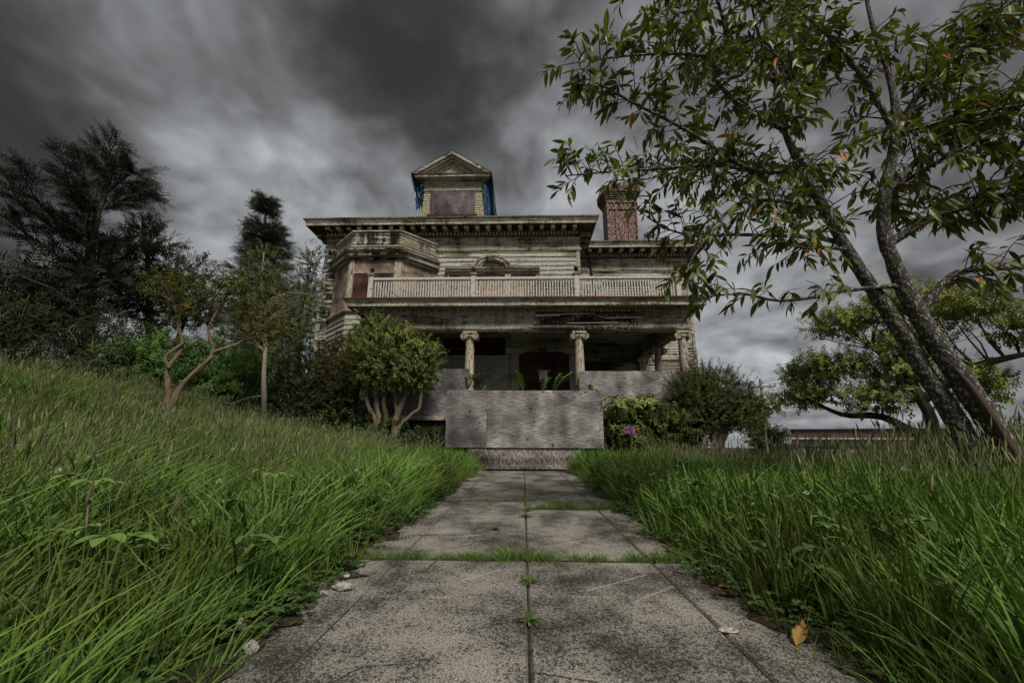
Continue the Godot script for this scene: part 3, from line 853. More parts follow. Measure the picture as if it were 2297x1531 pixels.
func make_porch(H: Node) -> void:
	var P := node("porch", H)
	var g := G.new()
	# floor of boards, seen at its edge only
	put("porch_floor", box(-4.0, 4.0, 1.0, 1.075, -12.79, -9.26), M.dark_boards, P)
	put("floor_edge", box(-4.02, 4.02, 1.03, 1.115, -9.26, -9.20), M.trim, P)
	for i in 30:
		var x := -3.95 + i * 0.265
		var s := box(x, x + 0.255, 0.0, 1.02, -9.33, -9.305 + rng.randf_range(-0.006, 0.006))
		put("skirt_board", s, M.dark_boards, P)
	# ceiling of narrow boards
	for i in 34:
		var z := -9.55 - i * 0.1
		if z > WALL + 0.02:
			put("ceiling_board", box(-3.85, 3.75, 3.58, 3.6, z - 0.097, z), M.siding, P)
		elif z > WING + 0.02:
			put("ceiling_board", box(XM + 0.02, 3.75, 3.58, 3.6, z - 0.097, z), M.siding, P)
	put("porch_roof", box(-3.95, 3.95, 3.66, 3.86, -12.79, -9.45), M.roofing, P)
	# beam and entablature round three sides
	var path := [Vector2(-3.93, -11.19), Vector2(-3.93, -9.36), Vector2(3.97, -9.36), Vector2(3.97, -12.79)]
	g = G.new()
	g.sweep([Vector2(-0.26, 3.58), Vector2(-0.26, 3.17), Vector2(0.0, 3.17), Vector2(0.0, 3.2), Vector2(0.03, 3.21), Vector2(0.04, 3.26), Vector2(0.015, 3.28), Vector2(0.015, 3.31), Vector2(0.0, 3.32)], path)
	put("beam", g, M.trim, P)
	g = G.new()
	g.sweep([Vector2(0.0, 3.315), Vector2(0.0, 3.60)], path)
	put("frieze", g, M.trim, P)
	g = G.new()
	g.sweep([Vector2(0.0, 3.59), Vector2(0.03, 3.595), Vector2(0.04, 3.62), Vector2(0.04, 3.71), Vector2(0.06, 3.72), Vector2(0.07, 3.735), Vector2(0.32, 3.735), Vector2(0.32, 3.71), Vector2(0.345, 3.71), Vector2(0.345, 3.79), Vector2(0.36, 3.80), Vector2(0.40, 3.86), Vector2(0.41, 3.875), Vector2(0.0, 3.90)], path)
	put("cornice", g, M.trim, P)
	dentils(P, path, 3.64, 3.705, 0.085, 0.035, 0.075)
	g = G.new()
	g.sweep([Vector2(0.36, 3.874), Vector2(0.42, 3.874), Vector2(0.42, 3.905), Vector2(-0.3, 3.93)], path)
	put("deck_edge", g, M.deck_edge, P)
	put("balcony_deck", box(-3.66, 3.70, 3.862, 3.90, -12.79, -9.4), M.dark_boards, P)
	# lath left hanging where the frieze has rotted
	for q in [[0.25, 1.75, 3.555, 3.60], [0.3, 0.9, 3.53, 3.545], [2.0, 2.9, 3.47, 3.49], [1.1, 2.3, 3.35, 3.36]]:
		g = G.new()
		g.t = Transform3D(Basis(Vector3(0, 0, 1), atan2(q[3] - q[2], q[1] - q[0])), Vector3(q[0], q[2], -9.35))
		g.bx(0, q[1] - q[0], 0, 0.018, 0, 0.025)
		put("loose_lath", g, M.white_paint, P)
	column(H, -1.31, -9.5, 1.08, 3.17, "grey round column with scrolled capital left of the front door")
	column(H, 1.36, -9.5, 1.08, 3.17, "stained round column with scrolled capital right of the front door")
	column(H, 3.86, -9.5, 1.08, 3.17, "corner column streaked brown at the right end of the porch")
	column(H, -3.82, -9.5, 1.08, 3.17)
	column(H, 3.86, -11.3, 1.08, 3.17, "column halfway back along the right side of the porch")
	var pil := node("porch_pilaster", H)
	put("shaft", box(3.72, 3.98, 1.08, 3.0, WING + 0.02, WING + 0.16), M.column_paint, pil)
	put("capital", box(3.67, 4.03, 3.0, 3.17, WING + 0.02, WING + 0.2), M.column_paint, pil)

	# ---- balustrade
	var R := node("balustrade", H)
	var zf := -9.20
	put("handrail", box(-3.74, 3.74, 4.44, 4.50, zf - 0.04, zf + 0.04), M.rail_paint, R)
	put("bottom_rail", box(-3.74, 3.74, 3.93, 3.965, zf - 0.025, zf + 0.025), M.rail_paint, R)
	var bal := box(-0.015, 0.015, 0, 0.48, -0.015, 0.015).mesh()
	var x := -3.66
	while x < 3.7:
		var near := false
		for q in [-1.23, 1.31]: near = near or absf(x - q) < 0.085
		if not near:
			var o := put("baluster", bal, M.rail_paint, R)
			o.position = Vector3(x, 3.963, zf)
			o.rotation.z = rng.randf_range(-0.012, 0.012)
		x += 0.0665
	for q in [-3.78, -1.23, 1.31, 3.76]:
		var nw := node("newel_post", H)
		put("post", box(q - 0.055, q + 0.055, 3.905, 4.56, zf - 0.055, zf + 0.055), M.rail_paint, nw)
		put("cap", box(q - 0.085, q + 0.085, 4.56, 4.60, zf - 0.085, zf + 0.085), M.trim, nw)
		g = G.new()
		g.t.origin = Vector3(q, 4.6, zf)
		g.lathe([Vector2(0.05, 0), Vector2(0.035, 0.02), Vector2(0.02, 0.05), Vector2(0.035, 0.075), Vector2(0.055, 0.105), Vector2(0.06, 0.13), Vector2(0.05, 0.165), Vector2(0.025, 0.19), Vector2(0, 0.195)], 14)
		put("finial", g, M.iron if q > 0 else M.dark_boards, nw)
	for q in [[-3.78], [3.76]]:
		put("side_rail", box(q[0] - 0.03, q[0] + 0.03, 4.44, 4.50, -11.15 if q[0] < 0 else -12.75, zf - 0.06), M.rail_paint, R)
		put("bottom_rail", box(q[0] - 0.02, q[0] + 0.02, 3.93, 3.965, -11.15 if q[0] < 0 else -12.75, zf - 0.06), M.rail_paint, R)
	lattice(H, -2.23, -1.90, 3.94, 4.44, zf - 0.09, 0.062)
	lattice(H, 0.30, 1.25, 3.94, 4.44, zf - 0.09, 0.088)
	lattice(H, 1.95, 3.12, 3.94, 4.44, zf - 0.11, 0.07)
	put("lattice_backing", box(0.28, 1.24, 3.94, 4.42, zf - 0.14, zf - 0.12), M.dark_boards, R)  # added dark sheet, stands in for the darkness behind the lattice
	put("lattice_backing", box(1.95, 3.1, 3.94, 4.42, zf - 0.16, zf - 0.14), M.darkened_trim, R)
	put("leaning_plank", rot_box(Vector3(-3.3, 4.2, zf - 0.3), 0.8, 0.05, 0.02, -0.62), M.dark_boards, R)
	put("leaning_plank", rot_box(Vector3(3.4, 4.15, zf - 0.28), 0.6, 0.05, 0.02, 0.95), M.dark_boards, R)

	# ---- boarded front door
	var D := node("front_door", H)
	var z := WALL
	g = G.new()
	g.swap = true; g.uo = Vector2(0.3, 0.2)
	g.bx(-0.11, 1.29, 1.08, 3.03, z + 0.0, z + 0.03)
	put("door_board", g, M.dark_plywood, D)
	for q in [-0.235, 1.405]:
		var pl := node("door_pilaster", H)
		g = G.new()
		g.bx(q - 0.105, q + 0.105, 1.08, 2.98, z, z + 0.10)
		for k in 5:
			g.bx(q - 0.085 + k * 0.037, q - 0.085 + k * 0.037 + 0.02, 1.25, 2.95, z + 0.10, z + 0.115)
		put("shaft", g, M.siding, pl)
		g = G.new()
		g.sweep([Vector2(0.0, 2.96), Vector2(0.13, 2.98), Vector2(0.14, 3.02), Vector2(0.17, 3.08), Vector2(0.17, 3.12), Vector2(0, 3.12)], [Vector2(q - 0.10, z - 0.02), Vector2(q - 0.10, z), Vector2(q + 0.10, z), Vector2(q + 0.10, z - 0.02)])
		put("capital", g, M.siding, pl)
	g = G.new()
	g.bx(-0.125, 1.295, 3.03, 3.16, z, z + 0.09)
	put("lintel", g, M.siding, D)
	g = G.new()
	g.sweep([Vector2(0.0, 3.16), Vector2(0.12, 3.16), Vector2(0.13, 3.2), Vector2(0.11, 3.21), Vector2(0.11, 3.44), Vector2(0.14, 3.46), Vector2(0.2, 3.5), Vector2(0.2, 3.54), Vector2(0, 3.56)], [Vector2(-0.36, z), Vector2(1.53, z)], true)
	put("entablature", g, M.siding, D)
	put("number_plate", box(0.44, 0.62, 3.055, 3.13, z + 0.09, z + 0.097), M.iron, D)

	# ---- boarded windows under the porch
	var V := node("porch_window", H)
	window_board(V, -2.31, -1.42, 2.92, 3.46, z + 0.03, M.dark_plywood)
	window_board(V, -1.41, -0.51, 2.92, 3.46, z + 0.034, M.dark_plywood)
	put("sill", box(-2.4, -0.42, 2.84, 2.92, z, z + 0.08), M.siding, V)
	g = G.new()
	g.bx(-2.39, -2.31, 2.92, 3.55, z, z + 0.05); g.bx(-0.51, -0.43, 2.92, 3.55, z, z + 0.05); g.bx(-2.31, -0.51, 3.46, 3.55, z, z + 0.046)
	put("frame", g, M.siding, V)
	V = node("porch_window", H)
	window_board(V, 1.98, 2.78, 2.0, 3.06, WING + 0.03, M.dark_plywood)
	g = G.new()
	g.bx(1.9, 1.98, 1.9, 3.14, WING, WING + 0.05); g.bx(2.78, 2.86, 1.9, 3.14, WING, WING + 0.05); g.bx(1.98, 2.78, 3.06, 3.14, WING, WING + 0.046)
	put("frame", g, M.siding, V)
	V = node("wing_window", H)
	window_board(V, 4.35, 5.15, 1.9, 3.02, WING + 0.03, M.brown_plywood)
	g = G.new()
	g.bx(4.27, 4.35, 1.8, 3.1, WING, WING + 0.05); g.bx(5.15, 5.23, 1.8, 3.1, WING, WING + 0.05); g.bx(4.2, 5.3, 3.1, 3.2, WING, WING + 0.08)
	put("frame", g, M.trim, V)

func rot_box(c: Vector3, l: float, w: float, t: float, a: float) -> G:
	var g := G.new()
	g.t = Transform3D(Basis(Vector3(0, 0, 1), a), c)
	g.bx(-l * 0.5, l * 0.5, -w * 0.5, w * 0.5, -t * 0.5, t * 0.5)
	return g

func make_roof_pieces(H: Node) -> void:
	# ---- dormer, its walls leaning in towards the top
	var D := node("dormer", H)
	var z := -12.3
	var g := G.new()
	var b0 := -3.56; var b1 := -1.27; var t0 := -3.46; var t1 := -1.42; var yb := 7.2; var yt := 9.22
	var fl := Vector3(b0, yb, z + 0.05); var fr := Vector3(b1, yb, z + 0.05); var tl := Vector3(t0, yt, z); var tr := Vector3(t1, yt, z)
	var zb := Vector3(0, 0, -2.6)
	g.quad(fl, fr, tr, tl); g.quad(fr, fr + zb, tr + zb, tr); g.quad(fl + zb, fl, tl, tl + zb); g.quad(fr + zb, fl + zb, tl + zb, tr + zb)
	put("dormer_wall", g, M.shingle, D)
	# rows of shingles at both sides of the boarded window
	g = G.new()
	for i in 13:
		var y := 7.9 + i * 0.095
		var f := (y - yb) / (yt - yb)
		for s in 2:
			var e := lerpf(b0, t0, f) if s == 0 else lerpf(b1, t1, f)
			for k in 3:
				var w := 0.125
				var x := e + 0.01 + k * w + (i % 2) * 0.02 if s == 0 else e - 0.01 - (k + 1) * w - (i % 2) * 0.02
				g.t.origin = Vector3(0, 0, z + 0.05 * (1.0 - f))
				g.clap(x, x + w - 0.008, y, 0.10, 0.02 + rng.randf() * 0.006, 0.004)
	tag(put("shingle_rows", g, M.shingle, D), "", "", "", "stuff")
	g = G.new()
	g.uo = Vector2(0.7, 0.5)
	g.bx(-3.23, -1.66, 8.08, 9.0, z + 0.015, z + 0.05)
	put("window_board", g, M.worn_plywood, D)
	put("sill", box(-3.32, -1.58, 8.0, 8.08, z + 0.02, z + 0.12), M.dark_boards, D)
	put("apron", box(-3.3, -1.6, 7.8, 8.0, z + 0.02, z + 0.06), M.shingle, D)
	put("head_casing", box(-3.47, -1.43, 9.0, 9.22, z - 0.02, z + 0.045), M.shingle, D)
	put("head_bead", box(-3.48, -1.42, 9.03, 9.06, z + 0.045, z + 0.065), M.trim, D)
	# pediment
	g = G.new()
	g.sweep([Vector2(-0.02, 9.2), Vector2(0.05, 9.21), Vector2(0.10, 9.33), Vector2(0.26, 9.4), Vector2(0.30, 9.43), Vector2(0.30, 9.5), Vector2(0.34, 9.53), Vector2(0.0, 9.55)], [Vector2(t0, z - 2.5), Vector2(t0, z), Vector2(t1, z), Vector2(t1, z - 2.5)])
	put("eaves", g, M.trim, D)
	var ap := Vector2(-2.47, 10.40); var el := Vector2(-3.84, 9.53); var er := Vector2(-1.1, 9.53)
	g = G.new()
	g.prism([Vector2(-3.3, 9.52), Vector2(-1.62, 9.52), Vector2(-2.46, 10.1)], z - 0.05, z + 0.04)
	put("tympanum", g, M.shingle, D)
	for s in 2:
		var p := el if s == 0 else er
		var d := (ap - p).normalized()
		var sn := absf(d.y); var cs := absf(d.x); var w := 1.0 if s == 0 else -1.0
		g = G.new()
		for q in [[0.0, 0.09, 0.36], [0.085, 0.15, 0.30], [0.145, 0.20, 0.20], [0.195, 0.30, 0.10]]:
			var a := Vector2(p.x + w * q[0] / sn, p.y); var e := Vector2(p.x + w * q[1] / sn, p.y)
			var c := Vector2(ap.x, ap.y - q[1] / cs); var b := Vector2(ap.x, ap.y - q[0] / cs)
			g.prism([a, e, c, b] if s == 0 else [a, b, c, e], z - 0.02, z + q[2])
		put("raking_cornice", g, M.trim, D)
	g = G.new()
	for s in [[el, -1], [er, 1]]:
		var p: Vector2 = s[0]
		var a := Vector3(p.x + s[1] * 0.03, p.y, z + 0.37); var b := Vector3(ap.x, ap.y + 0.02, z + 0.37)
		var bk := Vector3(0, 0, -3.2)
		if s[1] < 0: g.quad(a, b, b + bk, a + bk)
		else: g.quad(b, a, a + bk, b + bk)
	put("roof", g, M.roofing, D)
	# ---- tattered tarpaulin hanging round the dormer
	var T := node("blue_tarpaulin")
	tag(T, "tattered blue tarpaulin hanging from the dormer eaves above the roof", "tarp")
	for s in [-1, 1]:
		g = G.new()
		var n := 9
		var grid := []
		for i in 7:
			var row := []
			var f := i / 6.0
			for k in n:
				var u := float(k) / (n - 1)
				var zz := z + 0.36 - u * 1.6
				var yy := lerpf(9.56, 8.05 - 0.75 * (1 if s > 0 else 0) + 0.15 * sin(k * 2.3) + (0.9 * u if s < 0 else 0.0), f)
				var xx := (er.x + 0.04 if s > 0 else el.x - 0.04)
				var inn := lerpf(0.0, -0.30 if s < 0 else 0.14, f) + 0.035 * sin(k * 1.9 + i * 1.3) * f
				row.push_back(Vector3(xx + s * inn, yy, zz + 0.03 * sin(i * 2.1 + k)))
			grid.push_back(row)
		for i in 6:
			for k in n - 1:
				if rng.randf() < 0.08 and i > 1: continue
				g.quad(grid[i][k], grid[i][k + 1], grid[i + 1][k + 1], grid[i + 1][k])
		put("sheet", g, M.tarp, T)
		for k in 5:
			g = G.new()
			var a: Vector3 = grid[rng.randi_range(1, 6)][rng.randi_range(0, 3)]
			g.tube([a, a + Vector3(s * 0.06, -0.08, 0.05), a + Vector3(s * rng.randf_range(0.02, 0.16), -0.2, 0.08)], [0.008, 0.006, 0.003], 4)
			put("shred", g, M.tarp, T)
	# the part that hangs across the front, from the eave corner to the roof
	for s in [1, -1]:
		var top_in := t1 + 0.02 if s > 0 else t0 - 0.02
		var low_in := b1 + 0.02 if s > 0 else lerpf(t0, b0, 0.5) - 0.01
		var top_out := er.x + 0.02 if s > 0 else el.x - 0.02
		var low_out := -0.92 if s > 0 else lerpf(t0, b0, 0.5) - 0.03
		var foot := 7.25 if s > 0 else 8.35
		for strip in 3:
			g = G.new()
			var prev := []
			for i in 9:
				var f := i / 8.0
				var y := lerpf(9.46, foot + 0.12 * strip, f)
				var row := []
				for k in 2:
					var u := (strip + k) / 3.0 - (0.05 if k == 1 and strip == 1 else 0.0)
					row.push_back(Vector3(lerpf(lerpf(top_in, top_out, u), lerpf(low_in, low_out, u), f) + 0.015 * sin(i * 1.7 + strip * 2.0 + k), y, z + 0.10 + 0.05 * sin(i * 1.1 + strip * 2.1) - 0.1 * u))
				if i > 0:
					if s > 0: g.quad(row[0], row[1], prev[1], prev[0])
					else: g.quad(row[1], row[0], prev[0], prev[1])
				prev = row
			put("sheet", g, M.tarp, T)
	g = G.new()
	var gt := []
	for i in 6:
		gt.push_back([Vector3(XM + 0.52 + i * 0.28, 7.12 + 0.02 * sin(i * 2.0), WING + 0.3), Vector3(XM + 0.52 + i * 0.28, 7.34 + 0.03 * sin(i * 1.3), WING - 1.5)])
	for i in 5: g.quad(gt[i][0], gt[i + 1][0], gt[i + 1][1], gt[i][1])
	tag(put("roof_tarpaulin", g, M.tarp), "blue tarpaulin lying flat on the wing roof beside the chimney", "tarp")
	# ---- chimney
	var C := node("chimney", H)
	var x0 := 3.10; var x1 := 4.20; var zc := -13.3; var zd := -14.0
	put("shaft", box(x0, x1, 6.9, 9.25, zd, zc), M.brick, C)
	g = G.new()
	for q in [[x0, x0 + 0.06], [x0 + 0.30, x0 + 0.36], [x1 - 0.36, x1 - 0.30], [x1 - 0.06, x1]]:
		g.bx(q[0], q[1], 7.3, 8.86, zc, zc + 0.035)
	g.bx(x0, x1, 7.1, 7.3, zc, zc + 0.038)
	g.bx(x0, x1, 8.86, 8.94, zc, zc + 0.04); g.bx(x0, x1, 9.14, 9.22, zc, zc + 0.04)
	for k in 5: g.bx(x0 + k * 0.26, x0 + k * 0.26 + 0.06, 8.94, 9.14, zc, zc + 0.036)
	put("brick_panels", g, M.brick, C)
	var cp := [Vector2(x0, zd), Vector2(x0, zc), Vector2(x1, zc), Vector2(x1, zd), Vector2(x0, zd)]
	for k in 6:
		g = G.new()
		var o := 0.03 + k * 0.032
		var y := 9.22 + k * 0.075
		if k == 5: o -= 0.02
		g.bx(x0 - o, x1 + o, y, y + (0.073 if k < 4 else 0.14), zd - o, zc + o)
		if k < 5: put("corbel_course", g, M.sooty_brick, C)
	put("chimney_cap", box(x0 - 0.16, x1 + 0.16, 9.665, 9.80, zd - 0.16, zc + 0.16), M.sooty_brick, C)
	put("flue", box(x0 + 0.3, x1 - 0.3, 9.80, 9.92, zd + 0.2, zc - 0.2), M.sooty_brick, C)
	put("step_flashing", box(x0 - 0.02, x1 + 0.02, 7.2, 7.32, zc + 0.03, zc + 0.06), M.roofing, C)

# ---------------------------------------------------------------- boards, path and small things
func ply_sheet(parent: Node, nm: String, x0: float, x1: float, y0: float, y1: float, z: float, uo: Vector2, swap := false, mat := "grey_plywood") -> MeshInstance3D:
	var g := G.new()
	g.uo = uo; g.swap = swap
	g.bx(x0, x1, y0, y1, z - 0.016, z)
	return put(nm, g, M[mat], parent)

func nails(parent: Node, x0: float, x1: float, y0: float, y1: float, z: float, nx: int, ny: int) -> void:
	var g := G.new()
	for i in nx:
		for k in ny:
			var p := Vector3(lerpf(x0, x1, float(i) / (nx - 1)) + rng.randf_range(-0.06, 0.06), lerpf(y0, y1, float(k) / (ny - 1)) + rng.randf_range(-0.03, 0.03), z)
			var e := rng.randf_range(0.006, 0.013)
			g.bx(p.x - e, p.x + e, p.y - e, p.y + e, z - 0.002, z + 0.004)
	tag(put("nail_heads", g, M.iron, parent), "", "", "", "stuff")

func make_boards() -> void:
	# barricade round the front steps
	var b := node("plywood_barricade")
	tag(b, "box of weathered grey plywood sheets closing off the front steps at the path's end", "barricade")
	ply_sheet(b, "plywood_sheet", -1.61, -0.765, 0.45, 1.625, -8.4, Vector2(1.61, 1.63), false, "grey_plywood_b")
	ply_sheet(b, "plywood_sheet", -0.76, 1.64, 0.45, 1.615, -8.396, Vector2(0.765, 1.63))
	ply_sheet(b, "bottom_board", -1.15, 1.2, 0.03, 0.447, -8.43, Vector2(0.6, 1.2), true, "stained_plywood")
	for s in [-1.612, 1.624]:
		put("side_sheet", box(s, s + 0.016, 0.0, 1.61, -9.2, -8.418, Vector2(0.4, 0.7)), M.grey_plywood, b)
	put("top_sheet", box(-1.60, 1.63, 1.56, 1.59, -9.18, -8.41, Vector2(0.9, 0.1)), M.grey_plywood, b)
	nails(b, -0.70, 1.58, 0.50, 1.57, -8.396, 4, 4)
	nails(b, -1.56, -0.82, 0.50, 1.57, -8.4, 2, 4)
	var g := G.new()
	for i in 60:
		var p := Vector3(rng.randf_range(-1.55, 1.55), 1.593, rng.randf_range(-8.75, -8.43))
		g.leaf(p, Vector3(cos(i * 1.7), 0.15, sin(i * 1.7)), Vector3.UP, rng.randf_range(0.05, 0.1), 0.035, 0.2)
	tag(put("dead_leaves", g, M.debris, b), "", "", "", "stuff")
	put("brick_piece", box(1.44, 1.56, 1.592, 1.66, -8.52, -8.44), M.brick, b)
	# sheets along the porch edge
	var o := node("plywood_barrier")
	tag(o, "weathered plywood sheet shutting the porch left of the front steps", "plywood panel")
	ply_sheet(o, "sheet", -3.72, -1.29, 1.10, 2.225, -9.28, Vector2(3.725, 2.24), false, "grey_plywood_b")
	nails(o, -3.6, -1.4, 1.2, 2.1, -9.28, 5, 3)
	put("edge_strip", box(-3.7, -1.7, 1.075, 1.10, -9.297, -9.265), M.white_paint, o)
	o = node("plywood_barrier")
	tag(o, "weathered plywood sheet shutting the porch right of the front steps", "plywood panel")
	ply_sheet(o, "sheet", 1.31, 3.75, 1.0, 2.17, -9.28, Vector2(1.13, 2.19))
	nails(o, 1.4, 3.6, 1.1, 2.1, -9.28, 5, 3)
	# notice on the door
	var n := node("door_notice", self, Vector3(0.57, 0, -11.165))
	tag(n, "white paper notice held by tape on the dark boarded front door", "notice")
	var p := put("sheet", box(-0.115, 0.115, 2.2, 2.48, 0, 0.003), M.paper, n)
	g = G.new()
	for k in 7:
		g.bx(-0.085, rng.randf_range(0.02, 0.09), 2.42 - k * 0.028, 2.428 - k * 0.028, 0.003, 0.0036)
	g.bx(-0.08, 0.02, 2.445, 2.46, 0.003, 0.0036)
	put("print", g, M.ink, p)
	g = G.new()
	g.bx(-0.19, 0.2, 2.475, 2.51, 0.004, 0.01); g.bx(-0.13, -0.10, 2.17, 2.5, 0.0045, 0.008); g.bx(-0.16, 0.02, 2.185, 2.205, 0.004, 0.009); g.bx(0.10, 0.125, 2.25, 2.48, 0.0045, 0.008)
	put("tape", g, M.tape, n)

func make_path() -> void:
	var P := node("path")
	tag(P, "cracked concrete path of paired slabs leading to the house", "", "", "structure")
	put("joint_bed", box(-1.05, 1.05, -0.3, -0.010, -8.42, 2.0), M.soil, P)
	var xs := [[-1.03, -0.70], [-0.694, 0.013], [0.021, 0.695], [0.701, 1.03]]
	var zl := [2.0, -1.885, -1.892, -2.40, -2.46, -4.46, -4.56, -6.42, -6.44, -8.4]
	var zr := [2.0, -1.905, -1.912, -2.40, -2.46, -4.02, -4.16, -6.35, -6.37, -8.4]
	for c in 4:
		var z: Array = zl if c < 2 else zr
		for r in range(0, 10, 2):
			var g := G.new()
			var t := rng.randf_range(-0.004, 0.004)
			g.slab(xs[c][0], xs[c][1], z[r + 1], z[r], -0.12, -0.001 + t * 0.6, 0.008)
			put("slab", g, M.concrete, P)

func make_edge_dirt() -> void:
	var nz := noise(88, 1.0, 4)
	var E := node("edge_dirt")
	tag(E, "dark soil and litter spilling over both edges of the path", "soil", "", "stuff")
	for s in [-1.0, 1.0]:
		var g := G.new()
		for i in 260:
			var z0 := 0.6 - i * 0.035; var z1 := z0 - 0.035
			var p := []
			for z in [z0, z1]:
				var inner: float = 0.985 - maxf(0.0, 0.06 + 0.22 * nz.get_noise_2d(z * 2.6, s * 9.0) + 0.1 * nz.get_noise_2d(z * 13.0, s * 5.0))
				p.push_back(Vector3(s * inner, 0.0045, z))
				p.push_back(Vector3(s * (inner * 0.4 + 0.63), 0.016 + 0.01 * nz.get_noise_2d(z * 9.0, s * 3.0), z))
				p.push_back(Vector3(s * 1.06, 0.02, z))
			for k in 2:
				if s > 0: g.quad(p[k], p[k + 1], p[k + 4], p[k + 3])
				else: g.quad(p[k + 1], p[k], p[k + 3], p[k + 4])
		put("soil", g, M.soil, E)
		g = G.new()
		for i in 420:
			var z := rng.randf_range(-8.0, 0.3)
			var at := Vector3(s * (1.0 - absf(rng.randfn(0.0, 0.09))), 0.012, z)
			var a := rng.randf() * TAU
			var q := rng.randf_range(0.4, 1.6); g.tint = Color(q, q, q)
			g.leaf(at, Vector3(cos(a), rng.randf_range(-0.1, 0.2), sin(a)), Vector3.UP, rng.randf_range(0.012, 0.05), rng.randf_range(0.003, 0.014), 0.1)
		put("litter", g, M.litter, E)

func make_ground() -> void:
	var xs := []; var zs := []
	var v := -260.0
	for q in [[-260, -30, 23.0], [-30, -12, 1.5], [-12, 8, 0.25], [8, 30, 1.0], [30, 260, 23.0]]:
		v = q[0]
		while v < q[1] - 0.01:
			xs.push_back(v); v += q[2]
	xs.push_back(260.0)
	for q in [[-260, -30, 23.0], [-30, -12, 1.5], [-12, 2, 0.25], [2, 30, 2.0]]:
		v = q[0]
		while v < q[1] - 0.01:
			zs.push_back(v); v += q[2]
	zs.push_back(30.0)
	var g := G.new()
	for i in xs.size() - 1:
		for k in zs.size() - 1:
			var p := []
			for e in [[0, 1], [1, 1], [1, 0], [0, 0]]:
				var x: float = xs[i + e[0]]; var z: float = zs[k + e[1]]
				p.push_back(Vector3(x, ground(x, z), z))
			g.quad(p[0], p[1], p[2], p[3])
	tag(put("ground", g, M.soil), "earth bank and yard under the long grass", "", "", "structure")

# ---------------------------------------------------------------- grass
func tuft(nb: int, h0: float, h1: float, w: float, spread: float, wind: float, segs: int) -> Mesh:
	var g := G.new()
	for i in nb:
		var a := rng.randf() * TAU; var r := spread * sqrt(rng.randf())
		var b := Vector3(cos(a) * r, -0.02, sin(a) * r)
		var lean := Vector3(cos(a), 0, sin(a)) * rng.randf_range(0.05, 0.75) + Vector3(wind * rng.randf_range(0.2, 1.0), 0, rng.randf_range(-0.15, 0.15))
		var q := rng.randf_range(0.45, 1.35)
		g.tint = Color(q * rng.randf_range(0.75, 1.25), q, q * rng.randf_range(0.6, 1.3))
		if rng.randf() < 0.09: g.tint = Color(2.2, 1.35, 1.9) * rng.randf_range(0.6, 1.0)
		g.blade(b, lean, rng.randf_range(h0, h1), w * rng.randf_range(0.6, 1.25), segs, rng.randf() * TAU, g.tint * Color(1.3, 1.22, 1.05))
	return g.mesh()

func seed_mesh(ns: int, h0: float, h1: float, spread: float, wind: float, head: bool) -> Mesh:
	var g := G.new()
	for i in ns:
		var a := rng.randf() * TAU; var r := spread * sqrt(rng.randf())
		var b := Vector3(cos(a) * r, 0, sin(a) * r)
		var h := rng.randf_range(h0, h1)
		var lean := Vector3(wind * rng.randf_range(0.3, 1.2) + rng.randf_range(-0.2, 0.2), 0, rng.randf_range(-0.2, 0.2))
		var pts := []
		for k in 5:
			var f := k / 4.0
			pts.push_back(b + Vector3(0, h * (f - 0.25 * f * f * lean.length()), 0) + lean * h * f * f)
		if not head:
			g.tube(pts, [0.0016, 0.0014, 0.0012, 0.001, 0.0008], 3, false)
		else:
			var q := rng.randf_range(0.45, 1.5)
			g.tint = Color(q, q * rng.randf_range(0.88, 1.15), q)
			var d: Vector3 = (pts[4] - pts[3]).normalized()
			var l := rng.randf_range(0.05, 0.10); var rr := rng.randf_range(0.003, 0.0054)
			var e: Vector3 = pts[4]
			g.tube([e - d * l * 0.3, e + d * l * 0.05, e + d * l * 0.4 + lean * 0.01, e + d * l * 0.75 + lean * 0.02], [0.0012, rr, rr * 0.85, 0.0008], 5, false)
			# ragged bristles
			for k in 7:
				var p: Vector3 = e + d * l * rng.randf_range(-0.2, 0.6)
				var o := d.cross(rdir()).normalized()
				g.tri(p, p + d * 0.004, p + o * rng.randf_range(0.006, 0.012) + d * 0.012)
	return g.mesh()

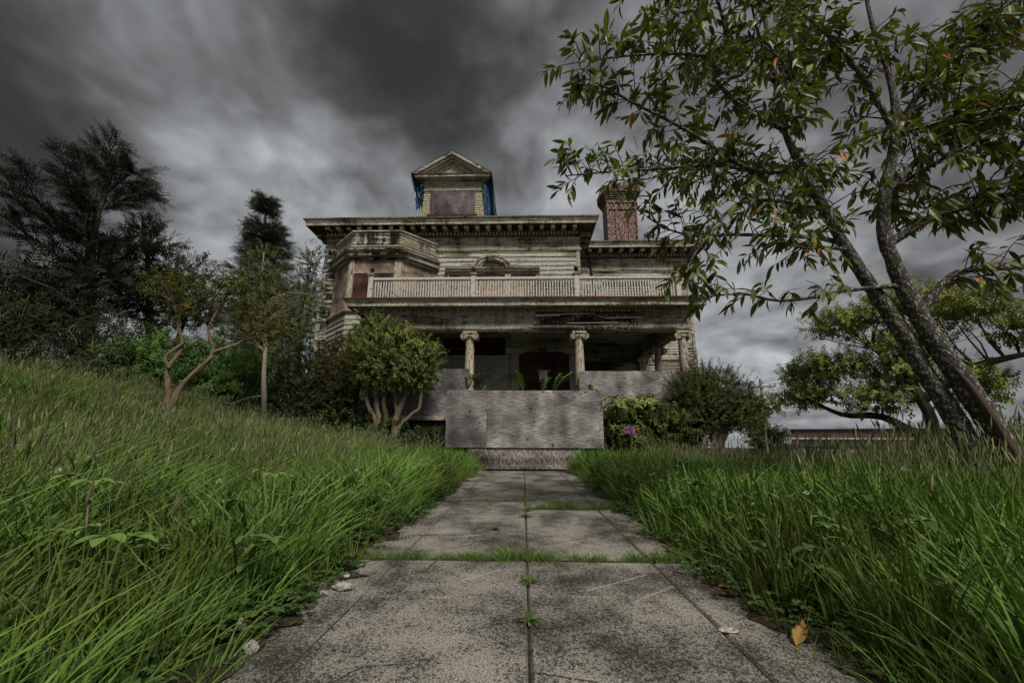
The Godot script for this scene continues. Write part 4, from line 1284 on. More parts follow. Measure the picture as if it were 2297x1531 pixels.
func make_grass() -> void:
	rng.seed = 4
	var fields := []
	for i in 2:
		var o := node("meadow_grass")
		tag(o, ["lush long green grass covering the bank left of the path", "lush long green grass on the lawn right of the path"][i], "grass", "", "stuff")
		fields.push_back(o)
	var lush := []; var low := []
	for i in 7: lush.push_back(tuft([34, 22, 30, 18, 28, 22, 34][i], 0.12 + 0.012 * i, 0.32 + 0.03 * i, [0.0048, 0.009, 0.006, 0.0115, 0.007, 0.0085, 0.005][i], 0.075, -0.03 + 0.035 * i, 5))
	for i in 3: low.push_back(tuft(20, 0.06, 0.17, 0.005, 0.05, 0.05, 3))
	var heads := []; var stems := []
	for i in 5:
		var st: int = 900 + i
		rng.seed = st
		stems.push_back(seed_mesh(6, 0.38, 0.60, 0.11, 0.10, false))
		rng.seed = st
		heads.push_back(seed_mesh(6, 0.38, 0.60, 0.11, 0.10, true))
	rng.seed = 5
	var bunch := noise(301, 0.55, 3); var ragged := noise(302, 1.0, 3)
	for side in 2:
		var xf := []; var col := []
		for i in 10: xf.push_back([]); col.push_back([])
		var sx := []; var sc := []
		for i in 5: sx.push_back([]); sc.push_back([])
		var n := 26000
		for i in n:
			var far := rng.randf()
			var z := 0.7 - 10.3 * pow(far, 0.85)
			var u := 9.0 * pow(rng.randf(), 0.9)
			var edge := 0.93 - 0.07 * side * smoothstep(-3.0, -1.5, z) + 0.20 * ragged.get_noise_2d(z * 1.6, side * 20.0) + 0.12 * ragged.get_noise_2d(z * 6.0, side * 20.0 + 5.0)
			var x := (edge + u) * (-1.0 if side == 0 else 1.0)
			if side == 0 and z < -8.7 and x > -4.3: continue
			if side == 0 and z < -9.2: continue
			if side == 1 and z < -8.6 and x < 4.2: continue
			if side == 1 and x > 9.0: continue
			var b := bunch.get_noise_2d(x, z)
			var near := smoothstep(0.0, 0.35, u)
			var k := rng.randi_range(0, 6)
			var s := (0.55 + 0.55 * near) * rng.randf_range(0.75, 1.2) * (1.0 + 0.35 * b)
			if u < 0.12 and rng.randf() < 0.6:
				k = rng.randi_range(7, 9); s = rng.randf_range(0.7, 1.2)
			var tilt := Basis(Vector3(0, 0, 1), (0.30 if side == 0 else -0.45) * (1.0 - near) * -1.0 * rng.randf())
			var turn := Basis(Vector3.UP, rng.randf_range(-0.7, 0.7) + (0.0 if k < 7 else rng.randf() * TAU))
			xf[k].push_back(Transform3D(tilt * turn * Basis.from_scale(Vector3(1.0 + 0.2 * near, 1, 1.2)) * s, Vector3(x, ground(x, z), z)))
			var w := 1.0 + 0.8 * b + rng.randf_range(-0.25, 0.25)
			col[k].push_back(Color(w * (1.0 + 0.5 * maxf(0, -b) + rng.randf_range(-0.12, 0.15)), w, w))
			# seeding stems thicken away from the path
			if rng.randf() < (0.14 + 0.25 * b) * smoothstep(0.4, 2.0, u) + (0.12 if side == 1 and u > 1.3 else 0.0):
				var j := rng.randi_range(0, 4)
				sx[j].push_back(Transform3D(Basis(Vector3.UP, rng.randf_range(-0.8, 0.8)) * Basis.from_scale(Vector3.ONE * rng.randf_range(0.75, 1.2)), Vector3(x, ground(x, z), z)))
				var c := rng.randf_range(0.6, 1.1) if rng.randf() < 0.5 else rng.randf_range(1.2, 2.0)
				sc[j].push_back(Color(c, c * rng.randf_range(0.95, 1.1), c))
		for i in 10:
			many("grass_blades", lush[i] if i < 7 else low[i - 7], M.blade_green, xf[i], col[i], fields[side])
		for j in 5:
			many("grass_stems", stems[j], M.seed_stem, sx[j], sc[j], fields[side])
			many("seed_heads", heads[j], M.seed_head, sx[j], sc[j], fields[side])
	# broad leaves of weeds mixed into the grass
	rng.seed = 61
	var wm := []
	for v in 3:
		var wg := G.new()
		for i in 4:
			var p := Vector3(rng.randf_range(-0.05, 0.05), rng.randf_range(0.12, 0.30), rng.randf_range(-0.05, 0.05))
			for k in 3 + v:
				var a := TAU * k / (3 + v) + i
				var q := rng.randf_range(0.5, 1.0); wg.tint = Color(q * rng.randf_range(0.8, 1.2), q, q)
				wg.leaf(p, Vector3(cos(a), rng.randf_range(-0.1, 0.4), sin(a)).normalized(), Vector3.UP, rng.randf_range(0.03, 0.075), 0.014 + 0.01 * v, 0.3, true)
			wg.tube([Vector3(p.x * 0.3, 0, p.z * 0.3), p], [0.0018, 0.0012], 3, false)
		wm.push_back(wg.mesh())
	for side in 2:
		for v in 3:
			var wx := []; var wc := []
			for i in 260:
				var u := 0.1 + 5.0 * pow(rng.randf(), 1.3)
				var x := (0.95 + u) * (-1.0 if side == 0 else 1.0); var z := rng.randf_range(-8.0, -1.1)
				if Vector2(x, z).length() < 1.9: continue
				wx.push_back(Transform3D(Basis(Vector3.UP, rng.randf() * TAU) * rng.randf_range(0.7, 1.5), Vector3(x, ground(x, z), z)))
				var w := rng.randf_range(0.6, 1.2); wc.push_back(Color(w, w, w))
			many("weed_leaves", wm[v], M.weed_leaf, wx, wc, fields[side])
	# clover creeping along both edges
	rng.seed = 6
	var g := G.new()
	for i in 9:
		var p := Vector3(rng.randf_range(-0.09, 0.09), rng.randf_range(0.02, 0.07), rng.randf_range(-0.09, 0.09))
		var q := rng.randf_range(0.8, 1.3)
		g.tint = Color(q, q, q)
		for k in 3:
			var a := TAU * k / 3 + i
			g.leaf(p, Vector3(cos(a), 0.15, sin(a)).normalized(), Vector3.UP, 0.024, 0.022, 0.2)
		g.tube([Vector3(p.x * 0.4, 0, p.z * 0.4), p], [0.001, 0.001], 3, false)
	var cl := g.mesh()
	for side in 2:
		var xf := []; var col := []
		for i in [620, 420][side]:
			var z := rng.randf_range(-6.0, 0.3)
			var u := 0.93 + absf(rng.randfn(0.0, 0.3)) + 0.06 * sin(z * 4.0 + side)
			var x := u * (-1.0 if side == 0 else 1.0)
			xf.push_back(Transform3D(Basis(Vector3.UP, rng.randf() * TAU) * Basis.from_scale(Vector3.ONE * rng.randf_range(0.6, 1.3)), Vector3(x, maxf(ground(x, z), 0.0), z)))
			var w := rng.randf_range(0.6, 1.4)
			col.push_back(Color(w * rng.randf_range(0.9, 1.3), w, w))
		var o := many("clover", cl, M.clover, xf, col, self)
		tag(o, ["clover creeping over the left edge of the path", "clover creeping over the right edge of the path"][side], "clover", "", "stuff")
	# short grass in the joints between slabs
	var xf := []; var col := []
	for i in 300:
		var x := rng.randf_range(-0.98, 1.0)
		var z := -2.43 + rng.randfn(0.0, 0.02) - 0.012 * absf(x)
		var s := rng.randf_range(0.25, 0.6) * (1.0 + 0.5 * exp(-x * x * 30.0) + 0.7 * smoothstep(0.5, 0.9, x))
		if i > 190:
			x = rng.randf_range(-0.6, 1.0) if i < 280 else rng.randf_range(-0.9, -0.4)
			z = (-4.51 if x < 0.02 else -4.09) + rng.randfn(0.0, 0.03)
			s = rng.randf_range(0.4, 0.9) * (0.6 if x < -0.1 else 1.0)
		if i > 284:
			x = rng.randf_range(-0.95, -0.5) if i < 292 else rng.randf_range(0.3, 0.9)
			z = -6.42
		xf.push_back(Transform3D(Basis(Vector3.UP, rng.randf() * TAU) * s, Vector3(x, -0.012, z)))
		var w := rng.randf_range(0.8, 1.15)
		col.push_back(Color(w * 1.1, w, w))
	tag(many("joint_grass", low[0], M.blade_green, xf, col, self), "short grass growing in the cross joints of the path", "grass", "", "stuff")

func make_small_plants() -> void:
	rng.seed = 8
	# rosettes in the middle joint
	var spots := [[0.02, -1.66, 0.75, "flat dark weed rosette in the middle joint nearest the camera"], [0.025, -2.07, 1.0, "star-shaped weed in the middle joint just before the grassy cross joint"], [0.02, -3.66, 1.05, "wide low weed beside the middle joint of the second pair of slabs"], [0.03, -3.95, 0.9, "small weed in the middle joint next to the far grassy joint"], [-0.21, -3.15, 0.8, "lone yellowish weed sprouting from a crack in the second left slab"]]
	for s in spots:
		var w := node("path_weed", self, Vector3(s[0], 0, s[1]))
		tag(w, s[3], "weed")
		var g := G.new()
		var n := 22
		for i in n:
			var a := TAU * i / n + rng.randf_range(-0.2, 0.2)
			var q := rng.randf_range(0.5, 1.0); g.tint = Color(q * 0.9, q * 0.8, q)
			g.leaf(Vector3(0, 0.004, 0), Vector3(cos(a), rng.randf_range(0.1, 0.9), sin(a)).normalized(), Vector3.UP, rng.randf_range(0.04, 0.085) * s[2], 0.011, 0.35, true)
		put("leaves", g, M.weed_leaf, w)
		g = G.new()
		for i in 3:
			var a := i * 2.1
			g.tube([Vector3(0, -0.01, 0), Vector3(cos(a) * 0.01, 0.03, sin(a) * 0.01), Vector3(cos(a) * 0.02, 0.06 * s[2], sin(a) * 0.02)], [0.0018, 0.0014, 0.001], 4)
		put("stem", g, M.seed_stem, w)
	# saplings sprouting on top of the barricade
	for s in [[-1.22, 9, 0.40, 0.3, "bushy weed sprouting on the barricade's top left end"], [-0.86, 5, 0.16, 0.1, "tiny weed between the bushy one and the seedling on the barricade"], [0.02, 9, 0.52, -0.55, "tall arching seedling left of the notice on top of the barricade"], [0.42, 9, 0.34, 0.2, "low leafy seedling under the notice on top of the barricade"], [0.62, 9, 0.44, 0.75, "seedling leaning right below the notice on top of the barricade"], [1.42, 5, 0.17, 0.1, "small weed beside a brick piece at the barricade's right end"]]:
		var w := node("seedling", self, Vector3(s[0], 1.59, -8.55))
		tag(w, s[4], "weed", "weeds on top of the plywood barricade")
		var g := G.new(); var l := G.new()
		for k in maxi(2, s[1] / 2):
			var a := rng.randf() * TAU
			var tip := Vector3(s[3] * s[2] + cos(a) * s[2] * 0.35, s[2] * rng.randf_range(0.6, 1.0), sin(a) * s[2] * 0.3)
			var mid := tip * 0.5 + Vector3(0, s[2] * 0.18, 0)
			g.tube([Vector3.ZERO, mid, tip], [0.004, 0.003, 0.0015], 4)
			for i in s[1]:
				var f: float = (i + 1.5) / (s[1] + 1.0)
				var p := Vector3.ZERO.lerp(mid, f * 2.0) if f < 0.5 else mid.lerp(tip, f * 2.0 - 1.0)
				for e in 2:
					var d := (Vector3(cos(a + 1.6 + e * PI), 0.35, sin(a + 1.6 + e * PI)) + tip.normalized() * 0.6).normalized()
					var q := rng.randf_range(0.8, 1.3); l.tint = Color(q, q, q)
					l.leaf(p, d, Vector3.UP, rng.randf_range(0.07, 0.115), 0.042, 0.25, true)
		put("stem", g, M.seed_stem, w)
		put("leaves", l, M.weed_leaf, w)
	# broad-leaved seedlings among the grass
	for s in [[-1.86, -1.75, 0.42, "three-leaved bramble seedling low in the left grass"], [-1.55, -2.55, 0.40, "pale broad-leaved seedling on the left bank higher than the bramble"], [-1.12, -4.7, 0.34, "flat pale seedling at the left grass edge towards the barricade"], [1.75, -1.35, 0.26, "broad dock leaves in the right grass near the camera"], [-1.42, -1.45, 0.30, "ragged nettle leaves in the left grass near the path edge"]]:
		var w := node("broadleaf_weed", self, Vector3(s[0], ground(s[0], s[1]), s[1]))
		tag(w, s[3], "weed")
		var g := G.new(); var l := G.new()
		for k in 3:
			var a: float = 2.1 * k + 0.4 + s[0]
			var p := Vector3(cos(a) * 0.05, s[2] + 0.02 * k, sin(a) * 0.05)
			g.tube([Vector3.ZERO, Vector3(p.x * 0.2, s[2] * 0.6, p.z * 0.2), p], [0.0025, 0.002, 0.0015], 4)
			for e in 3:
				var b: float = a + (e - 1) * 0.9
				var q := rng.randf_range(0.85, 1.15); l.tint = Color(q, q, q)
				l.leaf(p, Vector3(cos(b), 0.1, sin(b)).normalized(), Vector3.UP, 0.085, 0.05, 0.3, true)
		put("stem", g, M.seed_stem, w)
		put("leaves", l, M.weed_leaf, w)
	# white clover heads and seed clocks standing in the grass
	var f := node("clover_flower")
	var g := G.new()
	g.tube([Vector3(0, -0.35, 0), Vector3(0.01, 0, 0)], [0.0015, 0.0012], 4)
	put("stem", g, M.seed_stem, f)
	g = G.new()
	for i in 40:
		var d := rdir()
		if d.y < -0.5: continue
		g.leaf(Vector3(0.01, 0.006, 0) + d * 0.004, d, d.cross(rdir()), 0.012, 0.005, 0.1)
	put("head", g, M.clover_white, f)
	var first := true
	for s in [[-2.25, -1.95, 0.42, "left grass, nearest the left border"], [-2.42, -1.8, 0.40, "left grass, lowest of the pair by the left border"], [-2.6, -3.6, 0.44, "middle of the left bank below the seed heads"], [-2.2, -3.9, 0.42, "left bank, right of the middle clump"], [-1.75, -4.2, 0.40, "left bank halfway to the barricade"], [-1.35, -3.3, 0.38, "left bank close above the path edge"], [-3.1, -2.7, 0.45, "upper left bank among brown seed heads"], [-1.6, -2.15, 0.40, "left bank above the ragged nettle leaves"], [-1.3, -5.6, 0.36, "left bank near the barricade's foot"], [1.5, -2.3, 0.36, "right grass, lone round head near the path"], [1.9, -2.9, 0.40, "right grass below the laurel crown"], [2.3, -2.6, 0.42, "right grass, farthest to the right"], [1.6, -4.4, 0.36, "right grass halfway to the rhododendron"], [2.1, -1.3, 0.22, "right grass at the lower right corner"]]:
		var at := Vector3(s[0], ground(s[0], s[1]) + s[2], s[1])
		var o: Node3D = f if first else clone(f, at)
		o.position = at
		tag(o, "small white clover head in the " + s[3], "flower", "white clover heads in the grass")
		first = false
	# fallen leaves and stones on the path
	for s in [[0.93, -1.56, 0.13, 0.8, "yellow_leaf", "large curled yellow leaf lying on the path's right edge"], [0.86, -1.93, 0.10, 2.9, "red_leaf", "dark red leaf under the grass at the right path edge"], [-0.80, -2.38, 0.08, 0.1, "red_leaf", "reddish brown leaf by the left end of the grassy joint"], [-0.90, -2.22, 0.07, 0.7, "red_leaf", "brown leaf against the left path edge under the clover"], [-0.98, -1.62, 0.09, 0.2, "red_leaf", "crumpled brown leaf on dirt at the left path edge"]]:
		g = G.new()
		var d := Vector3(cos(s[3]), 0.1, -sin(s[3])).normalized()
		g.leaf(Vector3.ZERO - d * s[2] * 0.5, d, Vector3.UP, s[2], s[2] * 0.34, -0.22, true)
		var o := put("fallen_leaf", g, M[s[4]])
		o.position = Vector3(s[0], 0.012, s[1])
		tag(o, s[5], "leaf")
	for s in [[-0.80, -1.95, 0.045, 0.018, "pale broken concrete chip at the left groove"], [-0.86, -1.88, 0.022, 0.012, "smaller pale chip in front of the broken concrete chip"], [-0.85, -2.1, 0.016, 0.01, "tiny white pebble at the left path edge"], [-0.86, -1.42, 0.024, 0.02, "rounded pale stone at the lower left of the path"], [-1.0, -1.55, 0.03, 0.026, "brown stone half under the left grass"], [0.72, -1.62, 0.034, 0.005, "white flake of paint by the right groove"]]:
		g = G.new()
		var nz := noise(int(s[0] * 1000.0) + 3, 1.0, 2)
		var rows := []
		for i in 7:
			var row := []
			for k in 11:
				var a := TAU * k / 10; var b := PI * i / 6
				var d := Vector3(cos(a) * sin(b), cos(b), sin(a) * sin(b))
				row.push_back(d * Vector3(s[2], s[3], s[2] * 0.7) * (1.0 + 0.45 * nz.get_noise_3dv(d * 1.3)) + Vector3(0, s[3] * 0.7, 0))
			rows.push_back(row)
		for i in 6:
			for k in 10: g.quad(rows[i][k], rows[i][k + 1], rows[i + 1][k + 1], rows[i + 1][k])
		var o := put("stone", g, M.stone)
		o.position = Vector3(s[0], 0, s[1])
		tag(o, s[4], "stone")

# ---------------------------------------------------------------- trees and shrubs
func sprig(nl: int, tw: float, ll: float, lw: float, droop: float, open: float, fine := false) -> Mesh:
	var g := G.new()
	for i in nl:
		var f := (i + 0.6) / nl
		var a := i * 2.4 + rng.randf_range(-0.4, 0.4)
		var d := (Vector3(cos(a), 0, sin(a)) * open + Vector3(0, rng.randf_range(0.1, 0.9), 0)).normalized()
		var q := rng.randf_range(0.72, 1.25)
		g.tint = Color(q * rng.randf_range(0.9, 1.12), q, q * rng.randf_range(0.8, 1.1))
		g.leaf(Vector3(rng.randf_range(-0.012, 0.012), tw * f, rng.randf_range(-0.012, 0.012)), d, Vector3.UP + d * 0.2, ll * rng.randf_range(0.7, 1.15), lw, droop, fine)
	return g.mesh()

# a flat spray of needles along +y
func spray(l: float, w: float, nn: int) -> Mesh:
	var g := G.new()
	g.tri(Vector3(-0.006, 0, 0), Vector3(0.006, 0, 0), Vector3(0, l, 0))
	for i in nn:
		var f := (i + 0.5) / nn
		for s in [-1.0, 1.0]:
			var q := rng.randf_range(0.6, 1.3)
			g.tint = Color(q, q, q)
			var b := Vector3(0, l * f, 0)
			var e := b + Vector3(s * w * (1.0 - 0.65 * f) * rng.randf_range(0.7, 1.1), l * 0.16, rng.randf_range(-0.25, 0.25) * w)
			var m := b.lerp(e, 0.5) + Vector3(0, 0.012, 0)
			g.tri(b, e, m + Vector3(0, l * 0.035, 0.0))
			g.tri(b, m - Vector3(0, l * 0.06, 0), e)
	return g.mesh()

# points spread through blobs [centre, radii], with the way out of the blob; clumped, with gaps
func blob_points(blobs: Array, n: int, fill: float, gap: float, sd: int) -> Array:
	var nz := noise(sd, 1.0, 2)
	var tot := 0.0
	var acc := []
	for b in blobs:
		tot += pow(b[1].x * b[1].y * b[1].z, 0.75); acc.push_back(tot)
	var r := []
	var tries := 0
	while r.size() < n and tries < n * 6:
		tries += 1
		var q := rng.randf() * tot
		var k := 0
		while acc[k] < q: k += 1
		var d := rdir()
		var rad := pow(rng.randf(), fill)
		var b = blobs[k]
		var p: Vector3 = b[0] + d * b[1] * rad * (1.0 + 0.35 * nz.get_noise_3dv(d * 2.2 + b[0]))
		if nz.get_noise_3dv(p * (1.6 / maxf(0.3, b[1].length() * 0.4))) < gap: continue
		r.push_back([p, (d / b[1]).normalized(), rad])
	return r

func crown(nm: String, parent: Node, meshes: Array, mat: Material, pts: Array, up: float, s0: float, s1: float, tint: Callable) -> void:
	var xf := []; var col := []
	for i in meshes.size(): xf.push_back([]); col.push_back([])
	for p in pts:
		var k := rng.randi_range(0, meshes.size() - 1)
		var d: Vector3 = (p[1] + Vector3(0, up, 0) + rdir() * 0.6).normalized()
		xf[k].push_back(Transform3D(aim(d, rng.randf_range(s0, s1)), p[0]))
		col[k].push_back(tint.call(p))
	for i in meshes.size():
		if xf[i].size(): many(nm, meshes[i], mat, xf[i], col[i], parent)

func plain(a: float, b: float) -> Callable:
	return func(_p):
		var q := rng.randf_range(a, b)
		return Color(q, q, q)

# limbs from a stem to points of the crown
func limbs(parent: Node, stem: Array, pts: Array, n: int, r0: float, mat: Material, sag := 0.1) -> void:
	var g := G.new()
	for i in n:
		var p: Vector3 = pts[rng.randi_range(0, pts.size() - 1)][0]
		var best: Vector3 = stem[0]; var bd := 1e9
		for s in stem:
			var e: float = s.distance_to(p) + 1.2 * maxf(0.0, s.y - p.y + 0.2)
			if e < bd: bd = e; best = s
		var l := best.distance_to(p)
		var a := best.lerp(p, 0.35) + Vector3(0, l * sag, 0) + rdir() * l * 0.06
		var b := best.lerp(p, 0.7) + Vector3(0, l * sag, 0) + rdir() * l * 0.08
		var r := minf(r0, 0.006 + l * 0.012)
		g.tube(smooth_line([best, a, b, p], 2), taper(7, r, r * 0.25), 5, false)
	put("limbs", g, mat, parent)

func trunk(parent: Node, p: Array, r0: float, r1: float, mat: Material, nm := "trunk", sides := 9) -> Array:
	var line := smooth_line(p, 4)
	var rad := taper(line.size(), r0, r1)
	var nz := noise(int(p[0].x * 100), 1.0, 2)
	var wob := 0.12 if mat == M.lichen_bark else 0.45
	for i in line.size():
		line[i] += Vector3(nz.get_noise_1d(i * 0.7), 0, nz.get_noise_1d(i * 0.7 + 50.0)) * rad[i] * wob
		rad[i] *= 1.0 + 0.16 * nz.get_noise_1d(i * 1.9 + 90.0)
	rad[0] *= 1.12
	var g := G.new()
	g.tube(line, rad, sides)
	put(nm, g, mat, parent)
	return line

func v3(x: float, y: float, z: float) -> Vector3:
	return Vector3(x, y, z)

# one long leafy line of a conifer: sprays along a limb, fanning out
func feather(pts: Array, out: Array, n: int, spread: float) -> void:
	var line := smooth_line(pts, 4)
	for i in n:
		var f := rng.randf()
		var k := mini(int(f * (line.size() - 1)), line.size() - 2)
		var a: Vector3 = line[k]; var b: Vector3 = line[k + 1]
		var d := (b - a).normalized()
		var p := a.lerp(b, rng.randf())
		var side := d.cross(rdir()).normalized()
		var w := spread * (1.0 - 0.8 * float(k) / line.size()) * sqrt(rng.randf())
		out.push_back([p + side * w + d * w * 0.5, (d * 1.2 + side * 0.7).normalized(), 1.0])

# boughs of a conifer: side branchlets fan flat from the limb, each lined with sprays that hang a little
func boughs(pts: Array, out: Array, wood: G, n: int, reach: float) -> void:
	var line := smooth_line(pts, 4)
	for i in n:
		var f := (i + rng.randf()) / n
		var k := mini(int(f * (line.size() - 1)), line.size() - 2)
		var d: Vector3 = (line[k + 1] - line[k]).normalized()
		var p: Vector3 = line[k].lerp(line[k + 1], rng.randf())
		var side := d.cross(Vector3.UP if absf(d.y) < 0.85 else Vector3.RIGHT).normalized() * (1.0 if i % 2 else -1.0)
		var o := (side * rng.randf_range(0.5, 1.0) + d * rng.randf_range(0.5, 0.9) + Vector3.UP.cross(d).cross(d) * rng.randf_range(-0.5, 0.3)).normalized()
		var l := reach * (1.05 - 0.85 * f) * rng.randf_range(0.6, 1.15)
		wood.tube([p, p + o * l * 0.5 + Vector3(0, 0.03, 0), p + o * l - Vector3(0, l * 0.10, 0)], [0.012, 0.008, 0.003], 3, false)
		var m := maxi(3, int(l / 0.085))
		for j in m:
			var e := (j + 1.0) / m
			var q := p + o * l * e + Vector3(0, 0.06 * sin(e * PI) - l * 0.10 * e * e, 0)
			var across := o.cross(Vector3.UP).normalized() * (1.0 if j % 2 else -1.0)
			out.push_back([q, (o * 1.1 + across * rng.randf_range(0.3, 0.9) * (1.1 - e) - Vector3(0, rng.randf_range(0.1, 0.5), 0)).normalized(), 1.0])
	out.push_back([line[line.size() - 1] - (line[line.size() - 1] - line[line.size() - 2]), (line[line.size() - 1] - line[line.size() - 2]).normalized(), 1.0])

# sprays set on boughs: no tumbling
func needles(parent: Node, meshes: Array, mat: Material, pts: Array, s0: float, s1: float, tint: Callable) -> void:
	var xf := []; var col := []
	for i in meshes.size(): xf.push_back([]); col.push_back([])
	for p in pts:
		var k := rng.randi_range(0, meshes.size() - 1)
		xf[k].push_back(Transform3D(aim(p[1] + rdir() * 0.25, rng.randf_range(s0, s1)), p[0]))
		col[k].push_back(tint.call(p))
	for i in meshes.size():
		if xf[i].size(): many("needles", meshes[i], mat, xf[i], col[i], parent)

func make_trees() -> void:
	rng.seed = 21
	var spr := [spray(0.62, 0.2, 7), spray(0.5, 0.17, 6), spray(0.7, 0.16, 7)]
	# big dark conifer at the left border
	var T := node("conifer_tree")
	tag(T, "tall dark ragged conifer with upswept feathery boughs at the left edge", "tree", "trees left of the house")
	var st := trunk(T, poly3([-12.0, 0.9, -10.6, -12.05, 2.78, -10.52, -12.31, 4.77, -10.22, -12.41, 6.65, -10.10, -12.39, 8.14, -10.12, -12.39, 9.40, -10.12]), 0.19, 0.02, M.dark_bark)
	var pts := []
	var lb := G.new()
	for q in [[-12.35,5.84,-10.18, -12.80,6.52,-9.18, -12.95,7.37,-8.52], [-12.38,6.39,-10.14, -12.58,7.25,-9.47, -12.60,8.16,-9.03], [-12.38,6.67,-10.14, -12.43,7.53,-9.67, -12.40,8.26,-9.30], [-12.37,7.12,-10.15, -11.82,7.72,-10.41, -11.36,7.86,-10.55], [-12.31,5.04,-10.22, -12.86,5.64,-9.24, -13.10,6.04,-8.59, -13.26,6.16,-8.02], [-12.25,4.26,-10.29, -12.74,4.39,-9.26, -13.02,4.51,-8.40], [-12.37,7.70,-10.14, -11.96,8.38,-10.25, -11.68,8.34,-10.19], [-12.31,5.31,-10.22, -11.73,6.29,-10.51, -11.29,6.94,-10.62], [-12.20,4.02,-10.36, -11.48,4.70,-10.78, -10.79,5.11,-11.12], [-12.20,3.76,-10.36, -12.64,3.48,-9.39, -12.98,3.42,-8.48], [-12.35,5.84,-10.18, -12.96,6.38,-8.95, -13.04,7.15,-8.37], [-12.39,7.9,-10.12, -12.5,8.7,-10.0, -12.42,9.46,-10.1], [-12.4,6.2,-10.1, -13.3,6.6,-10.9, -14.0,7.3,-11.2], [-12.3,5,-10.2, -11.6,5.3,-11.4, -11.2,5.9,-12.3], [-12.2,3.6,-10.4, -11.9,4.0,-9.4, -11.6,4.5,-8.6]]:
		var pl := poly3(q)
		var line := smooth_line(pl, 3)
		lb.tube(line, taper(line.size(), 0.05, 0.006), 5, false)
		boughs(pl, pts, lb, 44, 0.9)
	put("limbs", lb, M.dark_bark, T)
	needles(T, spr, M.needle, pts, 0.4, 0.72, plain(0.6, 1.3))
	pts = blob_points([[v3(-12.6, 3.7, -9.4), v3(1.5, 1.3, 1.5)], [v3(-12.4, 5.0, -10.2), v3(1.0, 1.3, 1.2)], [v3(-13.2, 2.9, -7.6), v3(1.2, 1.2, 1.3)]], 1500, 0.6, -0.15, 31)
	crown("needles", T, spr, M.needle, pts, 0.0, 0.6, 1.1, plain(0.5, 1.0))
	# rounder conifer beside it
	T = node("conifer_tree")
	tag(T, "broad olive-dark conifer with rounded shoulders right of the tallest one", "tree", "trees left of the house")
	st = trunk(T, poly3([-11.8, 1.0, -12.2, -11.87, 2.67, -12.17, -12.08, 4.53, -11.96, -12.32, 6.29, -11.72, -12.56, 7.70, -11.46]), 0.2, 0.02, M.dark_bark)
	trunk(T, poly3([-11.5, 1.0, -12.4, -11.5, 3.0, -12.4, -11.3, 5.0, -12.6]), 0.13, 0.03, M.dark_bark)
	pts = blob_points([[v3(-12.35, 6.6, -11.7), v3(0.7, 1.1, 0.8)], [v3(-11.5, 5.9, -12.5), v3(0.85, 0.8, 0.9)], [v3(-12.9, 5.6, -11.2), v3(0.8, 0.9, 0.8)], [v3(-12.0, 5.0, -12.0), v3(1.3, 0.9, 1.2)], [v3(-11.3, 4.9, -12.9), v3(0.8, 0.7, 0.8)]], 1500, 0.5, -0.12, 33)
	limbs(T, st, pts, 60, 0.04, M.dark_bark, 0.02)
	var ol := [sprig(16, 0.34, 0.085, 0.04, 0.2, 0.9), sprig(14, 0.28, 0.075, 0.035, 0.2, 1.0)]
	crown("foliage", T, ol, M.olive_leaf, pts, 0.5, 0.8, 1.4, plain(0.45, 0.95))
	# slender fir
	T = node("fir_tree")
	tag(T, "slender pointed fir rising behind the pale lichened trunk", "tree", "trees left of the house")
	st = trunk(T, poly3([-12.1, 0.8, -18.4, -12.3, 3.5, -18.3, -12.55, 6.48, -18.07, -12.88, 9.66, -17.84, -13.11, 12.7, -17.67]), 0.2, 0.015, M.dark_bark)
	pts = []
	lb = G.new()
	for i in 210:
		var f := rng.randf()
		var y := lerpf(3.0, 12.5, f)
		var c: Vector3 = st[0]
		for s in st:
			if absf(s.y - y) < absf(c.y - y): c = s
		c.y = y
		var a := rng.randf() * TAU
		var r := lerpf(3.2, 0.15, f) * rng.randf_range(0.55, 1.1)
		var tip := c + v3(cos(a) * r, r * 0.35, sin(a) * r)
		var pl := [c, c.lerp(tip, 0.5) - v3(0, r * 0.06, 0), tip]
		lb.tube(pl, [0.03, 0.018, 0.005], 4, false)
		boughs(pl, pts, lb, 8, 0.25 + 0.65 * (1.0 - f))
	put("limbs", lb, M.dark_bark, T)
	needles(T, spr, M.needle, pts, 0.5, 0.85, plain(0.8, 1.6))
	# thin deciduous trees by the corner of the house
	for q in [[-9.05, -15.5, 8.7, "thin leafy tree whose top meets the house's left eave"], [-10.2, -15.2, 7.6, "thin dark-stemmed tree between the fir and the house"]]:
		T = node("young_tree")
		tag(T, q[3], "tree", "trees left of the house")
		st = trunk(T, [v3(q[0], 0.6, q[1]), v3(q[0] + 0.05, 3.0, q[1]), v3(q[0] - 0.1, 5.5, q[1]), v3(q[0], q[2] - 0.4, q[1])], 0.11, 0.015, M.dark_bark)
		pts = blob_points([[v3(q[0], q[2] - 0.8, q[1]), v3(0.6, 0.8, 0.6)], [v3(q[0], q[2] - 2.2, q[1]), v3(1.0, 1.1, 1.0)], [v3(q[0] + 0.2, q[2] - 3.9, q[1]), v3(1.05, 1.0, 1.0)]], 1100, 0.55, -0.08, int(q[2] * 10))
		limbs(T, st, pts, 70, 0.025, M.dark_bark, 0.05)
		crown("foliage", T, ol, M.olive_leaf, pts, 0.4, 0.55, 1.0, plain(0.9, 1.6))
	# tree with the pale lichened trunk
	T = node("lichened_tree")
	tag(T, "slim tree with a straight pale lichen-crusted trunk and sparse olive crown", "tree", "trees left of the house")
	st = trunk(T, poly3([-5.40, 0.35, -8.41, -5.44, 0.82, -8.39, -5.54, 1.75, -8.33, -5.66, 3.11, -8.24, -5.81, 3.90, -8.14, -5.85, 4.75, -8.11]), 0.075, 0.012, M.pale_bark)
	var tw := G.new()
